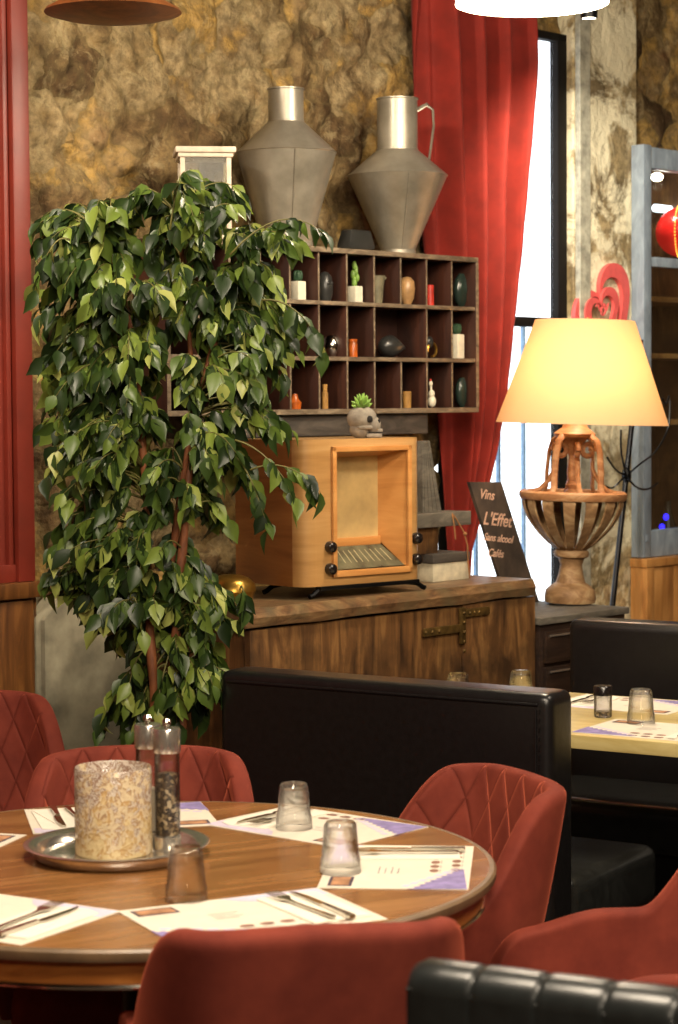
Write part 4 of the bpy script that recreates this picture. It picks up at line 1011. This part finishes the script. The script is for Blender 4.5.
for v in bm.verts:
    if v.co.x > 0: v.co.z = .028 + (v.co.z - .028) * (1 - v.co.x / .052 * .8); v.co.x *= 1.15
    v.co.z = max(v.co.z, 0)
tag(obj('dark_stoneware_fish', bm, M['rock']), 'large pointed dark stoneware pebble in the double compartment', 'ornament', None, p, UA)
p = cellthing(432, 1); t = thing('ring_ornament', 'small brass ring ornament in the middle row', 'ornament', p, UA)
bm = new(); tube(bm, [(.0 + .022 * math.cos(k / 12 * PI * 1.6 - 1.6), 0, .027 + .022 * math.sin(k / 12 * PI * 1.6 - 1.6)) for k in range(13)], .005, 8); obj('brass_ring', bm, M['brass'], t)
bm = new(); ell(bm, (-.008, .004, .052), (.016, .012, .02), 12); obj('dark_stone', bm, M['rock'], t)
lobj('amber_bottle', [(0, 0), (.018, 0), (.020, .02), (.010, .034), (.008, .046), (0, .047)], M['amber'], 295, 2, 'small orange bottle half hidden by leaves in the bottom row', 'bottle')
lobj('corked_vial', [(0, 0), (.010, 0), (.010, .05), (.007, .053), (.008, .075), (0, .075)], M['cork'], 325, 2, 'slim corked vial in the bottom row left of the skull planter', 'vial')
lobj('cork_stopper', [(0, 0), (.013, 0), (.015, .05), (.012, .053), (0, .053)], M['cork'], 407, 2, 'small cork block in the bottom row right of the skull planter', 'cork')
lobj('green_flask', [(0, 0), (.014, 0), (.028, .016), (.034, .045), (.03, .07), (.016, .088), (0, .09)], M['dkgreen'], 463, 2, 'dark teal flask in the last compartment of the bottom row', 'flask', 28, sc=(1.0, .6, 1.1))
t = thing('bird_figurine', 'little white bird figurine with red crest in the bottom row', 'figurine', cellthing(432, 2), UA)
bm = new(); ell(bm, (0, 0, .02), (.014, .014, .02), 14); ell(bm, (-.002, 0, .044), (.011, .011, .014), 14); ell(bm, (-.006, 0, .078), (.007, .007, .009), 10); tube(bm, [(-.003, 0, .05), (-.006, 0, .078)], .004, 8); obj('body', bm, M['white'], t)
bm = new(); ell(bm, (-.006, 0, .088), (.004, .003, .006), 8); obj('crest', bm, M['redsm'], t)

# ------------------------------------------------------------------ on top of the cabinet
def zcab(px, q): return onq(px, 245, QC + q)[0]
ZC = zb_ + CHt + .0006
def can(px, q, Rb, Rs, Rn, hs, hn, ht_, label, handle_side, tz=.0):
    t = thing('metal_can', label, 'can', W(zcab(px, q), QC + q, ZC), UA + tz)
    bm = new(); lathe(bm, [(0, .004), (Rb - .004, .004), (Rb - .002, 0), (Rb + .002, 0), (Rb + .002, .012), (Rb, .013), (Rs, hs), (Rs + .003, hs + .003), (Rs, hs + .006), (Rn + .002, hn), (Rn + .002, hn + .004), (Rn, hn + .005), (Rn, ht_), (Rn + .003, ht_ + .002), (Rn + .003, ht_ + .006), (Rn - .004, ht_ + .006), (Rn - .004, ht_ * .8), (0, ht_ * .8)], 48)
    obj('can_body', bm, M['tin'], t, ang=22)
    bm = new(); a = handle_side; ca, sa = math.cos(a), math.sin(a)
    P = [(Rn - .002, ht_ - .03), (Rn + .03, ht_ - .012), (Rn + .05, ht_ - .03), (Rn + .052, ht_ - .08), (Rn + .04, hn - .01), (Rn + .035, hn - .035)]
    tube(bm, [(r * ca, r * sa, z) for r, z in P], [.009] * 6, 8, flat=.45); obj('handle', bm, M['tin'], t)
    bm = new(); a = handle_side + PI if handle_side else 2.5; ca, sa = math.cos(a), math.sin(a)
    tube(bm, [((Rb + .001) * math.cos(-2.2), (Rb + .001) * math.sin(-2.2), .014), ((Rs + .0) * math.cos(-2.2), (Rs + .0) * math.sin(-2.2), hs)], .003, 6); obj('side_seam', bm, M['tin'], t)
    return t
K1 = W(zcab(287, .1), QC + .1).y / F; K2 = W(zcab(397, .1), QC + .1).y / F
can(287, .075, 25 * K1, 49 * K1, 17.5 * K1, (243 - 152) * K1, (243 - 121) * K1, (243 - 90) * K1, 'large tin milk can with straight neck, nearer the white lantern', 1.2)
can(398, .075, 17 * K2, 49 * K2, 20 * K2, (250 - 174) * K2, (250 - 148) * K2, (250 - 99) * K2, 'large tin milk can with side handle, beside the red curtain', -.75)
bm = new(); box(bm, -.065, .055, -.03, .03, 0, .062, .012, RX(0)); 
for v in bm.verts:
    if v.co.z > .03: v.co.x *= .82; v.co.y *= .8
tag(obj('dark_tin_box', bm, M['rock']), 'low dark sloping box on the cabinet between the two milk cans', 'box', None, W(zcab(357, .04), QC + .04, ZC), UA)
# white lantern
t = thing('lantern', 'whitewashed wooden lantern with glass sides on the cabinet behind the tree', 'lantern', W(zcab(205, .075), QC + .075, ZC), .12)
KL = W(zcab(212, .09), QC + .09).y / F; lw, lh = 25 * KL, 90 * KL
bm = new()
box(bm, -lw, lw, -lw, lw, 0, .02, .003); box(bm, -lw - .006, lw + .006, -lw - .006, lw + .006, lh - .03, lh - .018, .003); box(bm, -lw - .014, lw + .014, -lw - .014, lw + .014, lh - .018, lh, .006)
for sx in (-1, 1):
    for sy in (-1, 1): box(bm, sx * lw - (.014 if sx > 0 else 0), sx * lw + (0 if sx > 0 else .014), sy * lw - (.014 if sy > 0 else 0), sy * lw + (0 if sy > 0 else .014), .02, lh - .03, .002)
for sy in (-1, 1): box(bm, -lw + .01, lw - .01, sy * lw - .008 if sy > 0 else sy * lw, sy * lw if sy > 0 else sy * lw + .008, lh * .42, lh * .42 + .01); box(bm, -.005, .005, sy * lw - .008 if sy > 0 else sy * lw, sy * lw if sy > 0 else sy * lw + .008, .02, lh * .42)
for sx in (-1, 1): box(bm, sx * lw - .008 if sx > 0 else sx * lw, sx * lw if sx > 0 else sx * lw + .008, -lw + .01, lw - .01, lh * .42, lh * .42 + .01); box(bm, sx * lw - .008 if sx > 0 else sx * lw, sx * lw if sx > 0 else sx * lw + .008, -.005, .005, .02, lh * .42)
for b in bm.verts: pass
obj('frame', bm, M['lantern'], t)
bm = new(); box(bm, -lw + .006, lw - .006, -lw + .004, -lw + .006, .02, lh - .03); box(bm, lw - .006, lw - .004, -lw + .006, lw - .006, .02, lh - .03); obj('glass_pane', bm, M['lantpane'], t)
bm = new(); box(bm, lw, lw + .012, -.012, .006, lh * .45, lh * .56, .003); obj('latch', bm, M['lantern'], t)

# ------------------------------------------------------------------ curtain
QK = .66
def curt_edge(py):
    L = [(0, 423), (150, 430), (250, 437), (430, 449), (520, 452), (553, 454), (620, 454)]; R_ = [(0, 519), (60, 520), (150, 513), (250, 505), (330, 497), (400, 490), (450, 484), (500, 475), (553, 463), (620, 459)]
    def ip(T_):
        for (a, b), (c, d) in zip(T_, T_[1:]):
            if a <= py <= c: return b + (d - b) * (py - a) / (c - a)
        return T_[0][1] if py < T_[0][0] else T_[-1][1]
    return ip(L), ip(R_)
bm = new(); rows = []; NR, NCc = 60, 110
for j in range(NR + 1):
    py = -60 + 690 * j / NR; l, r = curt_edge(max(py, 0)); s0 = onq(l, py, QK)[0]; s1 = onq(r, py, QK)[0]; z = onq((l + r) / 2, py, QK)[1]; row = []
    for i in range(NCc + 1):
        f = i / NCc; amp = .055 if py < 400 else .055 - .030 * min(1, (py - 400) / 150)
        ph = f * 4.0 * 2 * PI + .8 * math.sin(py * .004 + f * 5) + .5 * math.sin(f * 11 + py * .006)
        sharp = math.sin(ph) + .45 * math.sin(2 * ph + .7)
        row.append(bm.verts.new((s0 + (s1 - s0) * f, QK + amp * sharp + .006 * math.sin(f * 60 + py * .01), min(z, HC - .02))))
    rows.append(row)
for a, b in zip(rows, rows[1:]):
    for i in range(NCc): bm.faces.new((a[i], b[i], b[i + 1], a[i + 1]))
o = obj('curtain', bm, M['curtain'], ang=180); md = o.modifiers.new('thick', 'SOLIDIFY'); md.thickness = .003
tag(o, 'long red curtain in deep folds gathered to one side of the window', 'curtain', None, W0, UA)
# curtain rail above the frame
bm = new(); tube(bm, [(1.2, QK, HC - .06), (WS1, QK, HC - .06)], .014, 10); tag(obj('curtain_rail', bm, M['blackmetal']), 'black rail above the window carrying the red curtain', 'rail', None, W0, UA)

# ------------------------------------------------------------------ display case and panelled cupboard at the right
CWd = .72; CQ = QW - .11
t = thing('display_case', 'blue-grey framed glass display case on the wall above a pine cupboard', 'display case', W(CS0, CQ, CZ0), UA)
H_ = CZ1 - CZ0; zm = onq(660, 262, CQ)[1] - CZ0
bm = new()
box(bm, 0, .05, 0, .058, 0, H_, .003); box(bm, CWd - .05, CWd, 0, .058, 0, H_, .003); box(bm, .05, CWd - .05, .0, .05, 0, .10, .003); box(bm, .05, CWd - .05, .004, .05, H_ - .085, H_ - .006, .003); box(bm, .05, CWd - .05, .006, .045, zm - .018, zm + .018, .003)
box(bm, .012, .03, -.004, .001, .06, .085)
obj('frame', bm, M['blue'], t)
bm = new(); box(bm, .05, CWd - .05, .03, .034, .10, H_ - .085); obj('glass_pane', bm, M['casepane'], t)
bm = new(); d1 = .42; i0 = PS1 - CS0 + .02
box(bm, i0, CWd - .01, d1, d1 + .02, .02, H_ - .02); box(bm, i0, i0 + .012, .112, d1, .02, H_ - .02); box(bm, CWd - .02, CWd - .008, .06, d1, .02, H_ - .02); box(bm, i0, CWd - .01, .112, d1, .02, .04); box(bm, i0, CWd - .01, .112, d1, H_ - .04, H_ - .02); obj('case_interior', bm, M['chest'], t)
for k, zz in enumerate((zm - .14, zm - .36, zm - .62)): bm = new(); box(bm, i0 + .012, CWd - .02, .13, d1, zz, zz + .02, .002); obj('shelf', bm, M['pine'], t)
def incase(px, py, q): s, z = onq(px, py, q); return W(s, q, z)
bm = new(); R0 = .105; lathe(bm, [(R0 * math.sin(k / 16 * PI) * (1 if 0 < k < 16 else 0), -R0 * .95 * math.cos(k / 16 * PI)) for k in range(17)], 32)
t2 = thing('red_lantern', 'glowing red paper lantern with beaded light chain inside the display case', 'lantern', incase(682, 232, CQ + .2), 0)
obj('lantern_body', bm, M['redglow'], t2)
bm = new()
for k in range(26):
    a = k / 25 * PI; ell(bm, (-.035 * math.sin(a) - .01, -R0 * math.sin(a) * 1.0, R0 * .98 * math.cos(a)), (.003, .003, .0035), 6)
obj('bead_chain', bm, M['beads'], t2)
bm = new(); tube(bm, [(0, 0, .1), (0, 0, .2)], .003, 6); obj('hanger', bm, M['blackmetal'], t2)
bm = new(); tube(bm, [(0, 0, 0), (.2, 0, 0)], .016, 10); tag(obj('light_tube', bm, M['strip']), 'bright white light tube inside the display case above the red lantern', 'light', None, incase(655, 208, CQ + .35), UA)
bm = new(); ell(bm, (0, 0, 0), (.024, .024, .016), 12); lamp('case_spot_light', 'POINT', incase(659, 186, CQ + .2), 3.5, (1, .9, .75), .02); tag(obj('case_spotlight', bm, M['spotglow']), 'small lit spotlight at the top of the display case', 'light', None, incase(657, 177, CQ + .2), UA)
for px, py, nn in ((666, 517, 'upper'), (662, 527, 'lower')):
    bm = new(); ell(bm, (0, 0, 0), (.011, .011, .013), 12); tag(obj('blue_light', bm, M['bluelight']), nn + ' one of two small blue lights low in the display case', 'light', 'blue lights', incase(px, py, CQ + .09), 0)
q_ = CQ + .2; p = incase(668, 520, q_)
bm = new(); lathe(bm, [(0, 0), (.03, 0), (.036, .05), (.02, .09), (.014, .11), (.014, .15), (0, .15)], 20); tag(obj('glass_bottle', bm, M['dkgreen']), 'dark squat bottle on the floor of the display case', 'bottle', None, Vector((p.x, p.y, CZ0 + .0405)), 0)
# pine cupboard
ps = onq(645, 600, CQ - .02)[0]
t = thing('pine_cupboard', 'orange pine plank cupboard under the blue display case', 'cupboard', W(ps, CQ - .02), UA)
bm = new(); box(bm, 0, .9, 0, .066, .05, CZ0 - .035, .003); box(bm, -.006, .9, -.012, .066, CZ0 - .035, CZ0 - .003, .004); box(bm, 0, .045, -.01, .0, .05, CZ0 - .035, .002); box(bm, 0, .9, -.008, 0, .05, .12, .002); obj('body', bm, M['pine'], t)
for k in range(6): bm = new(); box(bm, .048 + k * .14, .184 + k * .14, -.006, .0, .12, CZ0 - .04, .002); obj('plank_door', bm, M['pine'], t)

# ------------------------------------------------------------------ pendants
pp = atY(532, 4, 5.85); t = thing('pendant_lamp', 'large white glowing drum pendant lamp over the pale table', 'pendant lamp', (pp.x, pp.y, pp.z), 0)
RP_ = 76 / F * 5.85
bm = new(); lathe(bm, [(RP_, 0), (RP_ * .86, .24), (RP_ * .85, .24), (RP_ - .003, 0), (RP_, 0)], 64); obj('lamp_shade', bm, M['pendwhite'], t)
bm = new(); lathe(bm, [(0, .004), (RP_ - .004, .004), (RP_ - .004, .010), (0, .010)], 64); obj('diffuser', bm, M['glowwhite'], t)
bm = new(); tube(bm, [(0, 0, .2), (0, 0, HC - pp.z)], .004, 8); tube(bm, [(-RP_ * .8, 0, .2), (RP_ * .8, 0, .2)], .003, 6); obj('cord', bm, M['blackmetal'], t)
lamp('pendant_lamp_light', 'POINT', (pp.x, pp.y, pp.z - .06), 42, (1, .86, .68), .12)
pp = atY(113, 15, 5.75); t = thing('pendant_lamp', 'unlit brown saucer-shaped pendant shade high in front of the stone wall', 'pendant lamp', (pp.x, pp.y, pp.z), 0)
RQ = 68 / F * 5.75; bm = new(); lathe(bm, [(0, -.022), (RQ * .35, -.018), (RQ * .8, -.004), (RQ, .006), (RQ * .97, .014), (RQ * .6, .05), (RQ * .25, .10), (.03, .12), (0, .12)], 48); obj('lamp_shade', bm, M['wicker'], t)
bm = new(); tube(bm, [(0, 0, .12), (0, 0, HC - pp.z)], .004, 8); obj('cord', bm, M['blackmetal'], t)
pp = atY(589, 18, 7.0); t = thing('ceiling_spotlight', 'small round lit spotlight beside the large white pendant', 'spotlight', pp, 0)
lamp('ceiling_spot_light', 'SPOT', (pp.x, pp.y, pp.z - .02), 85, (1, .88, .70), .03, W(PS0 + .2, QW, 1.6), 1.5)
bm = new(); lathe(bm, [(0, 0), (.022, 0), (.022, .003), (0, .003)], 24); obj('lens', bm, M['spotglow'], t)
bm = new(); lathe(bm, [(.023, -.002), (.026, -.002), (.030, .07), (.02, .09), (0, .09), (0, .085), (.018, .08), (.023, -.002)], 24); obj('housing', bm, M['blackmetal'], t)
bm = new(); tube(bm, [(0, 0, .088), (0, 0, HC - pp.z)], .006, 8); obj('stem', bm, M['blackmetal'], t)

# ------------------------------------------------------------------ ficus tree
PY = 5.36; pot = atY(168, 900, PY); PX = pot.x
t = thing('ficus_tree', 'tall leafy artificial ficus tree with twisted trunks against the stone wall', 'tree', (PX, PY, 0), 0)
BSE = Vector((PX, PY, 0))
def pl_(px, py, dy=0): return atY(px, py, PY + dy) - BSE
bm = new(); lathe(bm, [(0, 0), (.11, 0), (.145, .26), (.155, .27), (.155, .30), (.14, .30), (.135, .26), (0, .25)], 32); obj('pot', bm, M['pot'], t)
trunks = [[(172, 900), (176, 760), (170, 700), (178, 600), (187, 500), (192, 430), (190, 340), (184, 270), (176, 215)],
          [(165, 900), (156, 740), (153, 680), (148, 600), (146, 500), (140, 400), (128, 310), (110, 250)],
          [(172, 900), (178, 745), (186, 700), (176, 620), (172, 560), (184, 470), (200, 390), (222, 320), (246, 270)]]
TP = []
for i, tr in enumerate(trunks):
    P = [pl_(x, y, .04 * math.sin(k * 1.3 + i * 2)) for k, (x, y) in enumerate(tr)]; P[0].z = .25
    Q = []
    for a, b in zip(P, P[1:]):
        for k in range(6): Q.append(a.lerp(b, k / 6))
    Q.append(P[-1]); Q = [Q[0]] + [(Q[k - 1] + Q[k] + Q[k + 1]) / 3 for k in range(1, len(Q) - 1)] + [Q[-1]]
    bm = new(); tube(bm, Q, [.014 * (1 - .65 * k / len(Q)) + .002 * math.sin(k) for k in range(len(Q))], 9); obj('trunk', bm, M['bark'], t); TP.append(Q)
bm = new(); lathe(bm, [(0, .262), (.134, .262)], 24); obj('soil', bm, M['soil'], t)
LF = bmesh.new(); TW = bmesh.new()
def leaf(p, d, L, wd, up):
    d = d.normalized(); sd = d.cross(up)
    if sd.length < .05: sd = d.orthogonal()
    sd.normalize(); nn = sd.cross(d).normalized()
    sh = [(.0, 0), (.16, .30), (.38, .5), (.62, .40), (.82, .17), (1.0, 0)]
    c = [LF.verts.new(p + d * L * f - nn * (L * .22 * f * f)) for f, _ in sh]
    for sg in (1, -1):
        e = [LF.verts.new(p + d * L * f + sd * wd * w_ * sg + nn * (wd * .22 * w_ * 2) - nn * (L * .22 * f * f)) for f, w_ in sh[1:-1]]
        ch_ = [c[0]] + e + [c[-1]]
        for k in range(1, len(sh) - 2): LF.faces.new((c[k], c[k + 1], e[k], e[k - 1]) if sg > 0 else (c[k + 1], c[k], e[k - 1], e[k]))
        LF.faces.new((c[0], c[1], e[0]) if sg > 0 else (c[1], c[0], e[0])); LF.faces.new((c[-2], c[-1], e[-1]) if sg > 0 else (c[-1], c[-2], e[-1]))
# clumps of the crown: centre in the view, half sizes in pixels, depth half size, weight
CL_ = [((112, 226), (76, 46), .20, 38), ((75, 430), (46, 70), .16, 26), ((160, 590), (34, 40), .12, 14), ((86, 590), (46, 36), .14, 16), ((178, 640), (30, 36), .12, 10), ((200, 520), (34, 34), .14, 10), ((70, 380), (42, 50), .16, 16), ((200, 222), (58, 44), .22, 30), ((250, 290), (44, 50), .20, 26), ((88, 300), (56, 55), .2, 30), ((170, 300), (70, 55), .22, 30),
       ((232, 375), (60, 58), .2, 34), ((115, 385), (76, 55), .2, 36), ((84, 465), (48, 52), .18, 28), ((155, 460), (50, 50), .2, 20), ((225, 462), (34, 44), .18, 18),
       ((84, 555), (42, 52), .15, 22), ((140, 550), (36, 45), .18, 10), ((208, 610), (28, 46), .14, 16), ((205, 680), (32, 40), .14, 18), ((130, 640), (16, 36), .12, 5), ((160, 712), (50, 26), .15, 12), ((110, 728), (26, 12), .1, 4),
       ((276, 238), (26, 14), .1, 7), ((288, 334), (26, 24), .1, 10), ((272, 420), (24, 26), .1, 9), ((108, 618), (36, 30), .14, 10), ((52, 240), (22, 38), .14, 10), ((50, 330), (18, 60), .14, 12)]
def twig(start, end, nl, drop=.05):
    mid = start.lerp(end, .55) + Vector((0, 0, .05 + .06 * random.random())); P = []
    for k in range(9):
        f = k / 8; P.append(start * (1 - f) ** 2 + mid * 2 * f * (1 - f) + end * f * f)
    tube(TW, P, [.0028 * (1 - .7 * k / 8) for k in range(9)], 5)
    for k in range(nl):
        f = 1 - (k / nl) * .62; i_ = min(7, int(f * 8)); fr_ = f * 8 - i_; p = P[i_].lerp(P[i_ + 1], fr_)
        tang = (P[i_ + 1] - P[i_]).normalized(); sd = Vector((random.uniform(-1, 1), random.uniform(-1, .6), random.uniform(-.6, .3)))
        d = tang * .6 + sd * .8 + Vector((0, 0, -.75)); L = random.uniform(.042, .070); 
        leaf(p, d, L, L * random.uniform(.54, .70), Vector((random.uniform(-1, 1), random.uniform(-1, -.1), random.uniform(-.2, 1.2))))
for (cx, cy), (hx, hy), dd, n in CL_:
    for _ in range(n):
        while True:
            a, b, c = (random.uniform(-1, 1) for _ in range(3))
            if a * a + b * b + c * c < 1: break
        e = pl_(cx + a * hx, cy + b * hy, c * dd)
        best = min((q for tr in TP for q in tr[14:] if q.z < e.z + .12), key=lambda q: (q - e).length, default=TP[0][16])
        st = best
        if (e - st).length > .22: st = e + (st - e) * (.22 / (e - st).length) 
        twig(st, e, random.randint(8, 11))
for st, e in (((235, 440), (300, 505)), ((235, 455), (268, 530)), ((262, 300), (326, 352)), ((240, 590), (246, 618)), ((130, 600), (142, 630)), ((250, 470), (320, 492)), ((230, 255), (322, 232)), ((70, 240), (36, 290)), ((170, 230), (186, 172)), ((190, 240), (232, 205))):
    twig(pl_(*st, -.14), pl_(*e, -.16), 9)
_me = bpy.data.meshes.new('tmp'); TW.to_mesh(_me); _n0 = len(LF.faces); LF.from_mesh(_me); bpy.data.meshes.remove(_me); TW.free(); LF.faces.ensure_lookup_table()
for _f in LF.faces[_n0:]: _f.material_index = 1
o = obj('foliage', LF, [M['leaf'], M['twig']], t, recalc=False, ang=180)
